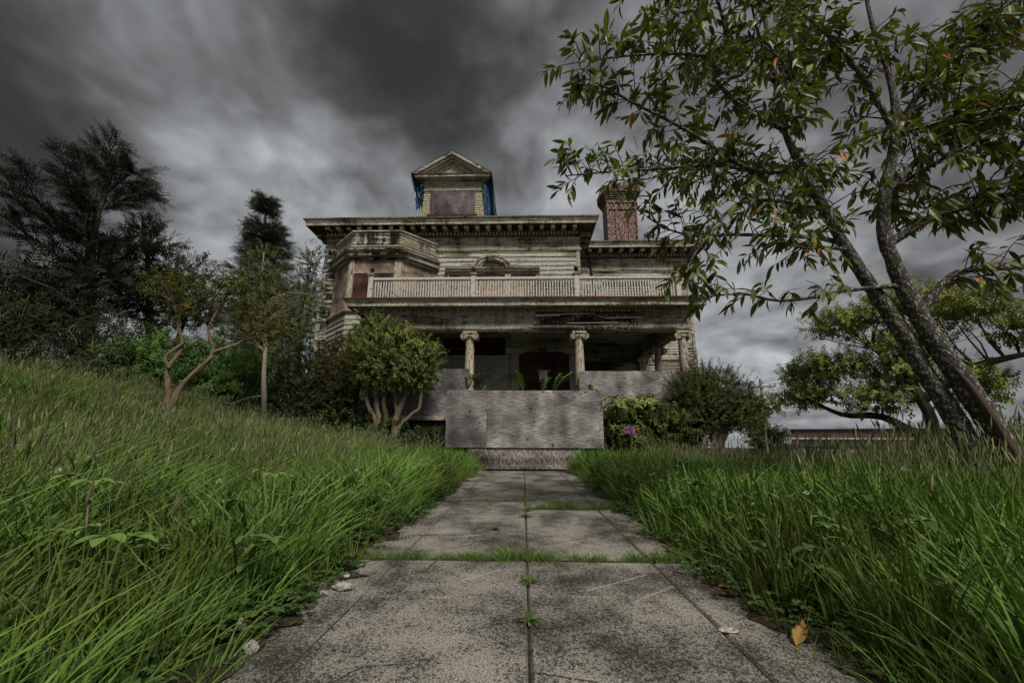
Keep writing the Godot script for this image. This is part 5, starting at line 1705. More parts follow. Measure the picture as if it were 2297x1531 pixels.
	tw.tube(smooth_line(poly3([-5.5, 1.5, -8.33, -5.75, 1.42, -8.15, -5.95, 1.3, -8.0, -6.1, 1.34, -7.9]), 3), taper(10, 0.018, 0.006), 5)
	put("dead_branch", tw, M.pale_bark, T)
	pts = blob_points([[v3(-5.82, 4.3, -8.12), v3(0.45, 0.6, 0.45)], [v3(-5.8, 3.5, -8.2), v3(0.75, 0.55, 0.7)], [v3(-5.3, 3.1, -8.5), v3(0.6, 0.45, 0.5)], [v3(-6.1, 3.0, -8.0), v3(0.4, 0.4, 0.4)], [v3(-5.1, 3.7, -8.8), v3(0.5, 0.5, 0.5)]], 1000, 0.6, -0.05, 37)
	limbs(T, st, pts, 70, 0.02, M.pale_bark, 0.08)
	var sm := [sprig(12, 0.2, 0.05, 0.026, 0.2, 0.9), sprig(10, 0.16, 0.045, 0.024, 0.2, 1.0)]
	crown("foliage", T, sm, M.olive_leaf, pts, 0.4, 0.7, 1.2, plain(0.8, 1.7))
	# gnarled twin-stemmed little tree
	T = node("gnarled_tree")
	tag(T, "gnarled bare-stemmed little tree with two twisting trunks before the green bush", "tree", "trees left of the house")
	st = trunk(T, poly3([-5.76,0.75,-6.40, -5.78,1.20,-6.37, -5.82,1.49,-6.33, -5.84,1.74,-6.31, -5.76,2.13,-6.39, -5.82,2.43,-6.33, -5.90,2.76,-6.26, -6.02,3.12,-6.14]), 0.055, 0.012, M.tan_bark)
	st += trunk(T, poly3([-5.80,1.74,-6.28, -5.86,1.92,-6.24, -5.72,2.17,-6.36]), 0.03, 0.022, M.tan_bark, "stem")
	st += trunk(T, poly3([-5.78,0.75,-6.40, -5.75,1.20,-6.40, -5.63,1.58,-6.48, -5.49,1.81,-6.58, -5.40,2.11,-6.63, -5.48,2.45,-6.54, -5.40,2.87,-6.59, -5.27,3.32,-6.67]), 0.055, 0.01, M.tan_bark)
	st += trunk(T, poly3([-5.7,1.0,-6.40, -5.62,1.40,-6.36, -5.49,1.70,-6.43, -5.36,2.0,-6.6]), 0.04, 0.02, M.tan_bark, "stem")
	st += trunk(T, poly3([-5.41,2.07,-6.62, -5.24,2.24,-6.84, -5.13,2.40,-7.00, -4.92,2.85,-7.22, -4.73,3.14,-7.42]), 0.03, 0.008, M.tan_bark, "stem")
	pts = blob_points([[v3(-5.95, 3.1, -6.2), v3(0.42, 0.32, 0.4)], [v3(-5.35, 3.25, -6.6), v3(0.45, 0.38, 0.4)], [v3(-5.15, 3.0, -6.9), v3(0.35, 0.3, 0.3)], [v3(-5.85, 2.75, -6.4), v3(0.35, 0.2, 0.3)], [v3(-4.9, 2.6, -7.2), v3(0.35, 0.3, 0.35)]], 520, 0.6, -0.1, 39)
	limbs(T, st, pts, 90, 0.014, M.tan_bark, 0.04)
	crown("foliage", T, [sprig(10, 0.14, 0.07, 0.024, 0.3, 1.1), sprig(9, 0.12, 0.06, 0.022, 0.3, 1.1)], M.olive_leaf, pts, 0.5, 0.7, 1.15, func(_p):
		var q := rng.randf_range(0.9, 1.6)
		return Color(q * 1.9, q * 1.25, q * 0.6) if rng.randf() < 0.12 else Color(q, q, q * 0.8))
	# bright green bush behind it
	T = node("green_bush")
	tag(T, "wide bright green bush behind the gnarled little tree", "bush")
	pts = blob_points([[v3(-8.2, 1.95, -8.6), v3(0.9, 0.9, 0.8)], [v3(-7.4, 2.0, -9.4), v3(0.95, 0.95, 0.8)], [v3(-7.0, 1.8, -9.9), v3(0.8, 0.85, 0.7)], [v3(-7.7, 1.3, -9.0), v3(1.4, 0.9, 1.0)], [v3(-8.8, 1.7, -8.0), v3(0.6, 0.8, 0.6)]], 4200, 0.3, -0.3, 41)
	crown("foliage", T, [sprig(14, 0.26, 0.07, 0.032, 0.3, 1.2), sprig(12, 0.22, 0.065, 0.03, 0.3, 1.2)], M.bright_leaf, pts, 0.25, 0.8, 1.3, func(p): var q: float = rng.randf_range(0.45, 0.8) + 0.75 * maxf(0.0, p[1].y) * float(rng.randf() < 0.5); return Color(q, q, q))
	lb = G.new()
	for i in 9: lb.tube([v3(-7.6 + 0.1 * i, 0.6, -9.0), v3(-8.0 + 0.2 * i, 1.4, -9.0), v3(-8.4 + 0.3 * i, 2.2, -9.1)], [0.04, 0.03, 0.01], 5, false)
	put("stems", lb, M.dark_bark, T)
	# dark thicket under the conifers
	T = node("thicket")
	tag(T, "dark tangled thicket of bare twigs under the conifers at left", "shrubs")
	pts = blob_points([[v3(-9.3, 1.9, -6.2), v3(1.0, 0.7, 1.0)], [v3(-8.8, 1.85, -7.4), v3(1.0, 0.7, 0.9)], [v3(-9.8, 2.0, -4.8), v3(1.0, 0.75, 1.2)], [v3(-8.9, 1.6, -8.2), v3(0.9, 0.6, 0.8)], [v3(-10.5, 2.2, -3.4), v3(1.2, 0.8, 1.2)], [v3(-9.6, 2.7, -6.9), v3(1.2, 0.6, 1.0)], [v3(-9.4, 2.5, -8.8), v3(1.1, 0.9, 0.9)], [v3(-10.4, 2.8, -5.4), v3(1.2, 0.7, 1.2)], [v3(-10.2, 2.2, -10.4), v3(1.4, 1.2, 1.0)]], 3400, 0.4, -0.2, 43)
	crown("foliage", T, ol, M.hedge_leaf, pts, 0.1, 0.5, 0.95, plain(0.35, 1.1))
	lb = G.new()
	for i in 150:
		var p: Vector3 = pts[rng.randi_range(0, pts.size() - 1)][0]
		var d := (rdir() + v3(0.5, 0.2, -0.1)).normalized()
		lb.tube([p - d * 0.5, p + v3(0, 0.1, 0), p + d * 0.5 - v3(0, 0.05, 0)], [0.007, 0.006, 0.002], 4, false)
	put("twigs", lb, M.tan_bark, T)
	# shadowy shrubs closing the view under the trees
	for q in [[-12.6, -13.6, "dark shrub between the stems of the two conifers"], [-10.6, -13.6, "dark shrub behind the green bush, under the round-shouldered conifer"], [-9.2, -13.4, "dark shrub under the fir, behind the green bush"], [-7.6, -13.2, "dark shrub behind the pale lichened trunk, beside the house corner"]]:
		T = node("background_shrub")
		tag(T, q[2], "shrub", "dark shrubs under the trees")
		pts = blob_points([[v3(q[0], 1.7, q[1]), v3(1.0, 1.3, 0.8)], [v3(q[0] + 0.5, 1.3, q[1] + 0.3), v3(0.9, 1.1, 0.7)]], 900, 0.3, -0.35, int(-q[0] * 10))
		crown("foliage", T, ol, M.hedge_leaf, pts, 0.4, 0.7, 1.2, plain(0.5, 1.3))
		lb = G.new()
		for i in 5: lb.tube([v3(q[0] + 0.1 * i, 0.3, q[1]), v3(q[0] - 0.3 + 0.2 * i, 1.2, q[1]), v3(q[0] - 0.6 + 0.35 * i, 2.2, q[1])], [0.04, 0.03, 0.01], 5, false)
		put("stems", lb, M.dark_bark, T)
	# clipped dark hedge by the bay
	T = node("box_hedge")
	tag(T, "dark dense hedge with bronze tips below the bay window", "hedge")
	pts = blob_points([[v3(-5.35, 1.9, -9.7), v3(0.75, 0.95, 0.65)], [v3(-4.6, 2.2, -9.75), v3(0.75, 0.95, 0.6)], [v3(-4.3, 1.6, -9.6), v3(0.8, 1.0, 0.6)], [v3(-5.3, 1.1, -9.5), v3(0.8, 0.8, 0.6)]], 5000, 0.22, -0.4, 45)
	var bx_ := [sprig(16, 0.13, 0.036, 0.02, 0.15, 0.9), sprig(14, 0.12, 0.033, 0.019, 0.15, 0.9)]
	crown("foliage", T, bx_, M.hedge_leaf, pts, 0.4, 0.8, 1.4, func(p):
		var q := rng.randf_range(0.5, 1.1)
		return Color(q * 2.6, q * 1.7, q * 0.9) if rng.randf() < 0.30 * smoothstep(1.4, 2.6, p[0].y) else Color(q, q, q))
	lb = G.new()
	for i in 8: lb.tube([v3(-5.4 + i * 0.18, 0.2, -9.7), v3(-5.5 + i * 0.2, 1.0, -9.7), v3(-5.6 + i * 0.22, 1.8, -9.7)], [0.03, 0.025, 0.01], 5, false)
	put("stems", lb, M.dark_bark, T)
	# two small round-headed trees before the porch
	var pr := [sprig(11, 0.15, 0.066, 0.038, 0.15, 1.0), sprig(10, 0.13, 0.06, 0.036, 0.15, 1.0), sprig(13, 0.26, 0.055, 0.03, 0.1, 0.8)]
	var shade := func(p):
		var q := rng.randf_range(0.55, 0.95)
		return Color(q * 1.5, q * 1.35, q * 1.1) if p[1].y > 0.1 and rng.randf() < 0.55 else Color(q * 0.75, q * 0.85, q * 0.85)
	T = node("round_headed_tree")
	tag(T, "small round-headed evergreen, taller left one of two before the porch", "tree", "round-headed trees before the porch")
	st = []
	for q in [[-3.22,0.35,-8.7, -3.2,0.97,-8.7, -3.42,1.35,-8.72, -3.5,1.9,-8.75], [-3.15,0.35,-8.7, -3.13,0.97,-8.68, -3.22,1.4,-8.68, -3.2,2.0,-8.72], [-3.1,0.35,-8.72, -3.0,1.0,-8.75, -3.1,1.5,-8.8, -2.95,2.0,-8.8]]:
		st += trunk(T, poly3(q), 0.07, 0.035, M.tan_bark, "trunk", 8)
	pts = blob_points([[v3(-3.42, 2.55, -8.75), v3(0.52, 0.75, 0.5)], [v3(-3.05, 2.35, -8.7), v3(0.5, 0.65, 0.5)], [v3(-3.45, 2.95, -8.75), v3(0.32, 0.4, 0.3)], [v3(-3.2, 1.95, -8.7), v3(0.5, 0.3, 0.45)]], 900, 0.28, -0.35, 47)
	pts += blob_points([[v3(-3.42, 3.2, -8.72), v3(0.3, 0.28, 0.25)], [v3(-3.75, 2.9, -8.7), v3(0.2, 0.3, 0.2)], [v3(-2.95, 2.85, -8.7), v3(0.25, 0.3, 0.25)]], 90, 0.8, -0.1, 471)
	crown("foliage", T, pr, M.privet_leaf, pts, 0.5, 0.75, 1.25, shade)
	limbs(T, st, pts, 70, 0.02, M.tan_bark, 0.03)
	T = node("round_headed_tree")
	tag(T, "small round-headed evergreen with forked tan trunk, right one of two before the porch", "tree", "round-headed trees before the porch")
	st = trunk(T, poly3([-2.74,0.25,-8.55, -2.72,0.93,-8.55, -2.6,1.4,-8.56, -2.4,1.9,-8.6]), 0.08, 0.04, M.tan_bark, "trunk", 8)
	st += trunk(T, poly3([-2.7,0.5,-8.55, -2.62,0.85,-8.52, -2.35,1.12,-8.5, -2.2,1.3,-8.5, -2.17,1.85,-8.52]), 0.06, 0.03, M.tan_bark, "trunk", 8)
	st += trunk(T, poly3([-2.68,1.0,-8.56, -2.78,1.5,-8.6, -2.85,1.95,-8.6]), 0.04, 0.025, M.tan_bark, "trunk", 8)
	pts = blob_points([[v3(-2.5, 2.25, -8.6), v3(0.52, 0.58, 0.48)], [v3(-2.22, 2.2, -8.55), v3(0.4, 0.45, 0.4)], [v3(-2.65, 2.65, -8.6), v3(0.35, 0.32, 0.35)], [v3(-2.4, 1.85, -8.55), v3(0.42, 0.22, 0.4)]], 760, 0.28, -0.35, 48)
	pts += blob_points([[v3(-2.7, 2.88, -8.6), v3(0.25, 0.22, 0.2)], [v3(-1.95, 2.45, -8.55), v3(0.16, 0.25, 0.16)], [v3(-2.3, 2.7, -8.55), v3(0.2, 0.2, 0.2)]], 80, 0.8, -0.1, 481)
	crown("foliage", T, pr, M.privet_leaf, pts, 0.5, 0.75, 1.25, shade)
	limbs(T, st, pts, 60, 0.02, M.tan_bark, 0.03)
	# low ivy round their feet
	T = node("ivy")
	tag(T, "dark ivy leaves crowding round the feet of the round-headed trees", "ivy", "", "stuff")
	pts = blob_points([[v3(-3.1, 0.75, -8.75), v3(0.9, 0.4, 0.35)], [v3(-2.3, 0.5, -8.8), v3(0.9, 0.35, 0.3)], [v3(-4.3, 0.8, -8.95), v3(0.8, 0.4, 0.3)]], 520, 0.5, -0.3, 49)
	crown("leaves", T, [sprig(9, 0.16, 0.06, 0.05, 0.3, 1.2)], M.clover, pts, 0.2, 0.6, 1.2, plain(0.4, 1.1))
	make_right_side(ol, sm, bx_)

func make_right_side(ol: Array, sm: Array, bx_: Array) -> void:
	# rhododendron with one flower
	var T := node("rhododendron")
	tag(T, "yellow-green rhododendron with one mauve flower right of the barricade", "shrub")
	var whorl := [sprig(10, 0.06, 0.14, 0.04, 0.35, 1.8, true), sprig(9, 0.05, 0.12, 0.036, 0.3, 1.6, true)]
	var pts := blob_points([[v3(2.05, 1.25, -8.6), v3(0.38, 0.3, 0.3)], [v3(2.6, 1.25, -8.65), v3(0.48, 0.32, 0.3)], [v3(2.3, 0.8, -8.5), v3(0.55, 0.4, 0.35)], [v3(2.2, 0.55, -8.3), v3(0.4, 0.3, 0.25)]], 330, 0.35, -0.4, 51)
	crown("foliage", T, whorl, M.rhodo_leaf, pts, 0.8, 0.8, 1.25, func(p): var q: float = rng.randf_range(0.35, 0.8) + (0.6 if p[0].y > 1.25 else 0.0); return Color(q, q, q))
	var lb := G.new()
	for i in 9:
		var a := i * 0.7
		lb.tube([v3(2.3, -0.1, -8.55), v3(2.3 + cos(a) * 0.25, 0.5, -8.55 + sin(a) * 0.12), v3(2.3 + cos(a) * 0.5, 1.15, -8.6 + sin(a) * 0.2)], [0.025, 0.018, 0.008], 5, false)
	put("stems", lb, M.dark_bark, T)
	var g := G.new()
	for i in 130:
		var d := rdir()
		if d.y < -0.6: continue
		var q := rng.randf_range(0.8, 1.15)
		g.tint = Color(q, q, q)
		g.leaf(v3(2.07, 0.78, -8.02) + d * 0.05 * v3(1, 0.85, 1), d, d.cross(rdir()), 0.06, 0.036, 0.2)
	put("flower", g, M.petal, T)
	# low dark shrubs in front of the porch
	T = node("low_shrub")
	tag(T, "low dark leafy shrub between the rhododendron and the boxwood trunk", "shrub")
	pts = blob_points([[v3(2.9, 0.75, -8.5), v3(0.5, 0.55, 0.4)], [v3(3.4, 0.7, -8.7), v3(0.45, 0.6, 0.4)], [v3(2.45, 0.35, -8.3), v3(0.5, 0.35, 0.3)]], 700, 0.35, -0.35, 53)
	crown("foliage", T, [sprig(12, 0.16, 0.06, 0.036, 0.25, 1.1), sprig(10, 0.15, 0.055, 0.034, 0.25, 1.1)], M.box_leaf, pts, 0.4, 0.75, 1.25, plain(0.6, 1.9))
	lb = G.new()
	for i in 7: lb.tube([v3(2.7 + 0.12 * i, -0.2, -8.5), v3(2.6 + 0.15 * i, 0.4, -8.5), v3(2.5 + 0.19 * i, 0.9, -8.5)], [0.02, 0.014, 0.006], 5, false)
	put("stems", lb, M.dark_bark, T)
	# boxwood tree
	T = node("boxwood_tree")
	tag(T, "dark small-leaved boxwood tree with a stout tan trunk at the porch's right end", "tree")
	var st := []
	for q in [[4.05,-0.3,-8.7, 4.02,0.31,-8.7, 3.98,0.7,-8.72, 3.8,1.3,-8.78], [4.1,-0.3,-8.7, 4.08,0.31,-8.68, 4.12,0.8,-8.68, 4.25,1.4,-8.75], [4.12,-0.3,-8.75, 4.15,0.35,-8.75, 4.3,0.8,-8.8, 4.6,1.25,-8.85]]:
		st += trunk(T, poly3(q), 0.085, 0.045, M.tan_bark, "trunk", 8)
	pts = blob_points([[v3(3.75, 1.5, -8.85), v3(0.55, 0.62, 0.5)], [v3(4.25, 1.55, -8.85), v3(0.62, 0.6, 0.5)], [v3(4.7, 1.3, -8.9), v3(0.38, 0.45, 0.4)], [v3(4.1, 1.15, -8.8), v3(0.75, 0.35, 0.45)]], 3200, 0.26, -0.4, 55)
	crown("foliage", T, bx_ + [sprig(22, 0.26, 0.034, 0.018, 0.1, 0.6)], M.box_leaf, pts, 0.7, 0.8, 1.35, plain(0.6, 1.9))
	limbs(T, st, pts, 40, 0.02, M.tan_bark, 0.02)
	# spreading yellow-green tree
	T = node("spreading_tree")
	tag(T, "wide spreading yellow-green tree with layered crown behind the leaning laurel", "tree")
	st = trunk(T, poly3([10.6,-1.5,-10.7, 10.53,0.49,-10.69, 10.43,1.61,-10.78, 10.23,2.47,-10.97, 9.90,3.15,-11.27]), 0.17, 0.06, M.dark_bark)
	st += trunk(T, poly3([10.45,0.6,-10.78, 10.0,1.25,-11.6, 9.4,1.35,-12.2, 8.9,1.9,-12.9]), 0.13, 0.04, M.dark_bark)
	st += trunk(T, poly3([10.43,1.61,-10.78, 11.0,2.3,-10.2, 11.8,2.6,-9.6, 12.6,2.7,-9.0]), 0.12, 0.04, M.dark_bark)
	var lime := [sprig(15, 0.27, 0.08, 0.05, 0.3, 1.3), sprig(13, 0.23, 0.075, 0.046, 0.3, 1.3)]
	pts = blob_points([[v3(9.65, 4.0, -11.7), v3(1.1, 0.42, 0.9)], [v3(10.6, 4.4, -11.0), v3(0.9, 0.4, 0.8)], [v3(11.4, 4.05, -10.2), v3(0.9, 0.5, 0.9)], [v3(12.1, 3.3, -9.4), v3(0.8, 0.55, 0.9)], [v3(9.3, 2.75, -12.2), v3(1.1, 0.42, 0.9)], [v3(10.3, 2.5, -11.1), v3(0.9, 0.55, 0.8)], [v3(8.9, 1.95, -12.7), v3(0.9, 0.35, 0.8)], [v3(9.9, 1.7, -11.4), v3(0.9, 0.4, 0.7)], [v3(8.95, 2.65, -13.2), v3(0.55, 0.28, 0.5)], [v3(11.3, 2.0, -10.2), v3(0.6, 0.6, 0.6)], [v3(10.6, 3.2, -10.9), v3(1.0, 0.5, 0.8)]], 3300, 0.6, 0.05, 57)
	limbs(T, st, pts, 90, 0.035, M.dark_bark, 0.0)
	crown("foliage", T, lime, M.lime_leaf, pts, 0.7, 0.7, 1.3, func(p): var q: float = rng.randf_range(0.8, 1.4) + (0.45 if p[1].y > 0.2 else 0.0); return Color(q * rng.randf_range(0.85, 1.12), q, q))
	# small yellow-green tree by the utility pole
	T = node("sapling")
	tag(T, "slim pale sapling with thin yellow-green leaves before the utility pole", "tree")
	st = trunk(T, poly3([8.9,-2.2,-15.4, 8.95,0.5,-15.4, 9.0,1.2,-15.4, 9.1,1.95,-15.4]), 0.07, 0.02, M.pale_bark)
	pts = blob_points([[v3(9.2, 1.85, -15.4), v3(0.75, 0.32, 0.6)], [v3(8.7, 1.5, -15.5), v3(0.5, 0.55, 0.5)], [v3(8.6, 0.9, -15.6), v3(0.4, 0.4, 0.4)]], 420, 0.6, -0.1, 59)
	limbs(T, st, pts, 40, 0.02, M.pale_bark, 0.05)
	crown("foliage", T, lime, M.lime_leaf, pts, 0.4, 0.6, 1.0, plain(0.6, 1.1))
	# dark young conifer beside it
	T = node("young_conifer")
	tag(T, "small dark conifer by the foot of the utility pole", "tree")
	st = trunk(T, [v3(13.6, -3.2, -23.0), v3(13.6, -1.0, -23.0), v3(13.6, 1.2, -23.0)], 0.12, 0.02, M.dark_bark)
	pts = []
	for i in 60:
		var f := rng.randf(); var a := rng.randf() * TAU; var r := lerpf(1.7, 0.1, f) * rng.randf_range(0.7, 1.1)
		var c := v3(13.6, lerpf(-2.4, 1.1, f), -23.0)
		feather([c, c + v3(cos(a) * r, r * 0.3, sin(a) * r)], pts, 8, 0.3)
	crown("needles", T, [spray(0.62, 0.2, 11)], M.needle, pts, 0.3, 0.8, 1.3, plain(0.8, 1.4))
	# far trees closing the view low down at the right border
	for q in [[48.0, -40.0, 3.2, "low far tree line clump at the right border behind the laurel trunk"], [56.0, -42.0, 2.4, "second low far clump at the right border, smaller"]]:
		T = node("far_tree")
		tag(T, q[3], "tree", "far trees at the right border")
		st = trunk(T, [v3(q[0], -4, q[1]), v3(q[0], -1, q[1]), v3(q[0], 1, q[1])], 0.2, 0.05, M.dark_bark)
		pts = blob_points([[v3(q[0], 0.6, q[1]), v3(4.0, q[2] * 0.5, 2.5)], [v3(q[0] + 3, 0.2, q[1]), v3(3.0, q[2] * 0.4, 2.5)]], 500, 0.5, -0.2, 61)
		crown("foliage", T, ol, M.olive_leaf, pts, 0.4, 1.6, 3.0, plain(0.5, 1.0))
	make_laurel()
	make_far_things()

func make_far_things() -> void:
	# utility pole with crossarm
	var P := node("utility_pole", self, Vector3(20.3, -4.0, -34.5))
	tag(P, "weathered wooden utility pole with one crossarm above the sapling", "utility pole")
	var g := G.new()
	g.tube([Vector3.ZERO, v3(0, 5, 0), v3(0, 9.6, 0)], [0.17, 0.15, 0.12], 10)
	put("pole", g, M.pale_bark, P)
	g = G.new()
	g.t = Transform3D(Basis(Vector3.UP, -0.55), v3(0, 8.9, 0.14))
	g.bx(-1.1, 1.0, -0.07, 0.07, -0.06, 0.06)
	put("crossarm", g, M.pale_bark, P)
	g = G.new()
	g.t = Transform3D(Basis(Vector3.UP, -0.55), v3(0, 8.9, 0.14))
	for s in [-1, 1]: g.tube([v3(s * 0.6, -0.05, 0.07), v3(0, -0.75, 0.02)], [0.025, 0.025], 5)
	put("brace", g, M.pale_bark, P)
	for x in [-1.0, -0.5, 0.55, 0.92]:
		g = G.new()
		g.t = Transform3D(Basis(Vector3.UP, -0.55), v3(0, 8.9, 0.14)) * Transform3D(Basis(), v3(x, 0.07, 0))
		g.lathe([Vector2(0.02, 0), Vector2(0.02, 0.06), Vector2(0.05, 0.07), Vector2(0.05, 0.1), Vector2(0.035, 0.12), Vector2(0.05, 0.14), Vector2(0.03, 0.17), Vector2(0, 0.18)], 8)
		put("insulator", g, M.iron, P)
	for k in 4:
		var a := v3(20.3 + [-0.85, -0.43, 0.47, 0.78][k], 5.05, -34.4 + [-0.5, -0.2, 0.3, 0.45][k])
		var e := v3(21.0 + k * 1.2, 7.6 - k * 0.25, -14.0 - k * 0.3)
		e = a + (e - a) * 1.6
		g = G.new()
		var pts := []
		for i in 13:
			var f := i / 12.0
			pts.push_back(a.lerp(e, f) - v3(0, 0.5 * 4 * f * (1 - f), 0))
		g.tube(pts, taper(13, 0.012, 0.012), 5)
		var w := put("power_line", g, M.wire)
		tag(w, ["highest power line running from the pole to the upper right", "second power line from the top above the spreading tree", "third power line from the top above the spreading tree", "lowest power line from the crossarm's right end"][k], "power line", "power lines")
		g = G.new()
	# cream building beyond the lawn
	var B := node("cream_building", self, Vector3(16.2, 0, -25.2))
	tag(B, "low cream building with a maroon brick parapet beyond the right lawn", "building")
	B.rotation.y = -0.62
	put("wall", box(0, 7, -4, 0.62, -6, 0), M.cream_wall, B)
	put("parapet", box(0, 7, 0.70, 1.14, -6, 0), M.maroon, B)
	put("coping", box(-0.08, 7.08, 1.14, 1.2, -6.08, 0.08), M.iron, B)
	g = G.new()
	g.bx(-0.35, 7.2, 0.62, 0.70, -6.2, 0.3)
	put("cornice", g, M.white_paint, B)
	put("band", box(-0.02, 7.02, 0.12, 0.2, -6.02, 0.02), M.maroon, B)
	for i in 3:
		var w := put("window", box(0.5 + i * 1.9, 1.6 + i * 1.9, -1.6, 0.0, 0.0, 0.04), M.white_paint, B)
		for r in 2:
			for c in 3:
				put("pane", box(0.57 + i * 1.9 + c * 0.34, 0.86 + i * 1.9 + c * 0.34, -1.5 + r * 0.75, -0.85 + r * 0.75, 0.04, 0.046), M.glass_grey, w)

# ---------------------------------------------------------------- the big leaning laurel at the right
func make_laurel() -> void:
	rng.seed = 77
	var T := node("laurel_tree")
	tag(T, "large leaning laurel with two lichened trunks and long glossy leaves at the right", "tree")
	var t1 := trunk(T, poly3([3.2,0.0,-2.92, 3.01,0.76,-2.90, 2.89,1.04,-2.89, 2.75,1.43,-2.88, 2.61,1.74,-2.87, 2.47,2.06,-2.86, 2.36,2.40,-2.85, 2.24,2.75,-2.84, 2.15,3.12,-2.83, 2.14,3.60,-2.82, 2.14,4.16,-2.81, 2.14,4.77,-2.80]), 0.066, 0.012, M.lichen_bark, "trunk", 14)
	var t2 := trunk(T, poly3([3.40,0.0,-2.82, 3.14,0.75,-2.82, 3.00,1.09,-2.81, 2.86,1.41,-2.80, 2.76,1.79,-2.80, 2.71,2.12,-2.79, 2.78,2.50,-2.78, 2.96,3.01,-2.77, 3.03,3.52,-2.77, 2.99,4.07,-2.76, 3.01,4.77,-2.75]), 0.078, 0.012, M.lichen_bark, "trunk", 14)
	var g := G.new()
	# long torn scar that shows the wood
	var sc := smooth_line(poly3([3.17,0.55,-2.755, 3.09,0.78,-2.752, 3.01,0.97,-2.750, 2.93,1.14,-2.758]), 3)
	g.tube(sc, [0.02, 0.028, 0.03, 0.03, 0.028, 0.026, 0.024, 0.018, 0.012, 0.004], 8)
	put("bark_scar", g, M.bare_wood, T)
	var leaves := []
	var twigs := G.new()
	var limb_g := G.new()
	var defs := [[0, 0.022, [2.23,2.74,-2.83, 1.80,2.70,-2.77, 1.48,2.86,-2.70, 1.20,3.01,-2.64, 0.85,3.17,-2.58, 0.60,3.27,-2.51, 0.46,3.27,-2.45]],
		[0, 0.022, [2.12,3.58,-2.80, 1.70,3.64,-2.67, 1.29,3.59,-2.55, 0.83,3.44,-2.42, 0.40,3.25,-2.30]],
		[0, 0.022, [2.23,2.74,-2.83, 1.85,2.70,-2.78, 1.48,2.73,-2.74, 0.95,2.66,-2.69, 0.60,2.61,-2.65, 0.32,2.55,-2.60]],
		[1, 0.018, [2.71,1.74,-2.80, 2.41,1.72,-2.82, 2.15,1.67,-2.83, 1.89,1.65,-2.85, 1.66,1.71,-2.87, 1.43,1.70,-2.88, 1.31,1.68,-2.90]],
		[0, 0.020, [2.46,2.12,-2.87, 2.26,2.20,-2.92, 1.67,2.25,-2.96, 1.45,2.26,-3.01, 1.22,2.35,-3.05, 1.06,2.50,-3.10]],
		[0, 0.018, [2.37,2.41,-2.87, 2.02,2.47,-2.84, 1.65,2.42,-2.81, 1.28,1.99,-2.78, 1.19,1.80,-2.75]],
		[0, 0.030, [2.82,1.52,-2.80, 3.03,1.78,-2.72, 3.16,1.80,-2.65, 3.36,1.78,-2.58, 3.61,1.77,-2.50]],
		[0, 0.035, [2.72,2.07,-2.80, 3.11,2.29,-2.75, 3.36,2.33,-2.70, 3.62,2.40,-2.65, 3.96,2.47,-2.60]],
		[0, 0.026, [2.99,3.04,-2.80, 2.75,3.46,-2.70, 2.46,3.77,-2.60, 2.00,4.18,-2.50]],
		[0, 0.030, [2.99,3.04,-2.80, 3.38,3.61,-2.73, 3.74,3.93,-2.67, 4.19,4.30,-2.60]],
		[0, 0.028, [2.81,2.51,-2.80, 3.45,3.08,-2.87, 3.96,3.40,-2.93, 4.72,3.68,-3.00]],
		[0, 0.024, [2.12,3.10,-2.80, 1.83,3.46,-2.90, 1.60,4.11,-3.00, 1.36,4.78,-3.10]],
		[0, 0.024, [2.12,3.10,-2.80, 2.44,3.86,-2.93, 2.70,4.80,-3.07, 2.84,5.53,-3.20]],
		[0, 0.020, [2.36,2.40,-2.85, 2.6,2.75,-3.2, 2.7,3.0,-3.6, 2.6,3.3,-4.0]],
		[0, 0.020, [2.24,2.75,-2.84, 1.9,3.1,-3.2, 1.6,3.3,-3.6, 1.2,3.4,-3.9]],
		[0, 0.020, [2.79,2.50,-2.78, 3.2,2.7,-3.2, 3.8,2.8,-3.5, 4.4,2.9,-3.7]],
		[0, 0.018, [2.96,3.01,-2.77, 3.3,2.95,-2.5, 3.7,2.9,-2.3, 4.0,2.95,-2.1]],
		[0, 0.018, [2.79,2.50,-2.78, 3.1,2.65,-2.5, 3.4,2.7,-2.3, 3.7,2.75,-2.1]],
		[0, 0.016, [1.7,3.64,-2.67, 1.5,3.9,-2.4, 1.3,4.1,-2.3, 1.0,4.2,-2.2]],
		[0, 0.016, [2.14,3.60,-2.82, 1.9,3.9,-2.6, 1.75,4.2,-2.4]],
		[0, 0.016, [2.47,2.06,-2.86, 2.2,2.0,-2.7, 1.95,1.95,-2.6, 1.7,2.0,-2.55]],
		[0, 0.016, [2.15,3.12,-2.83, 2.0,3.2,-2.5, 1.8,3.25,-2.3, 1.55,3.3,-2.2]]]
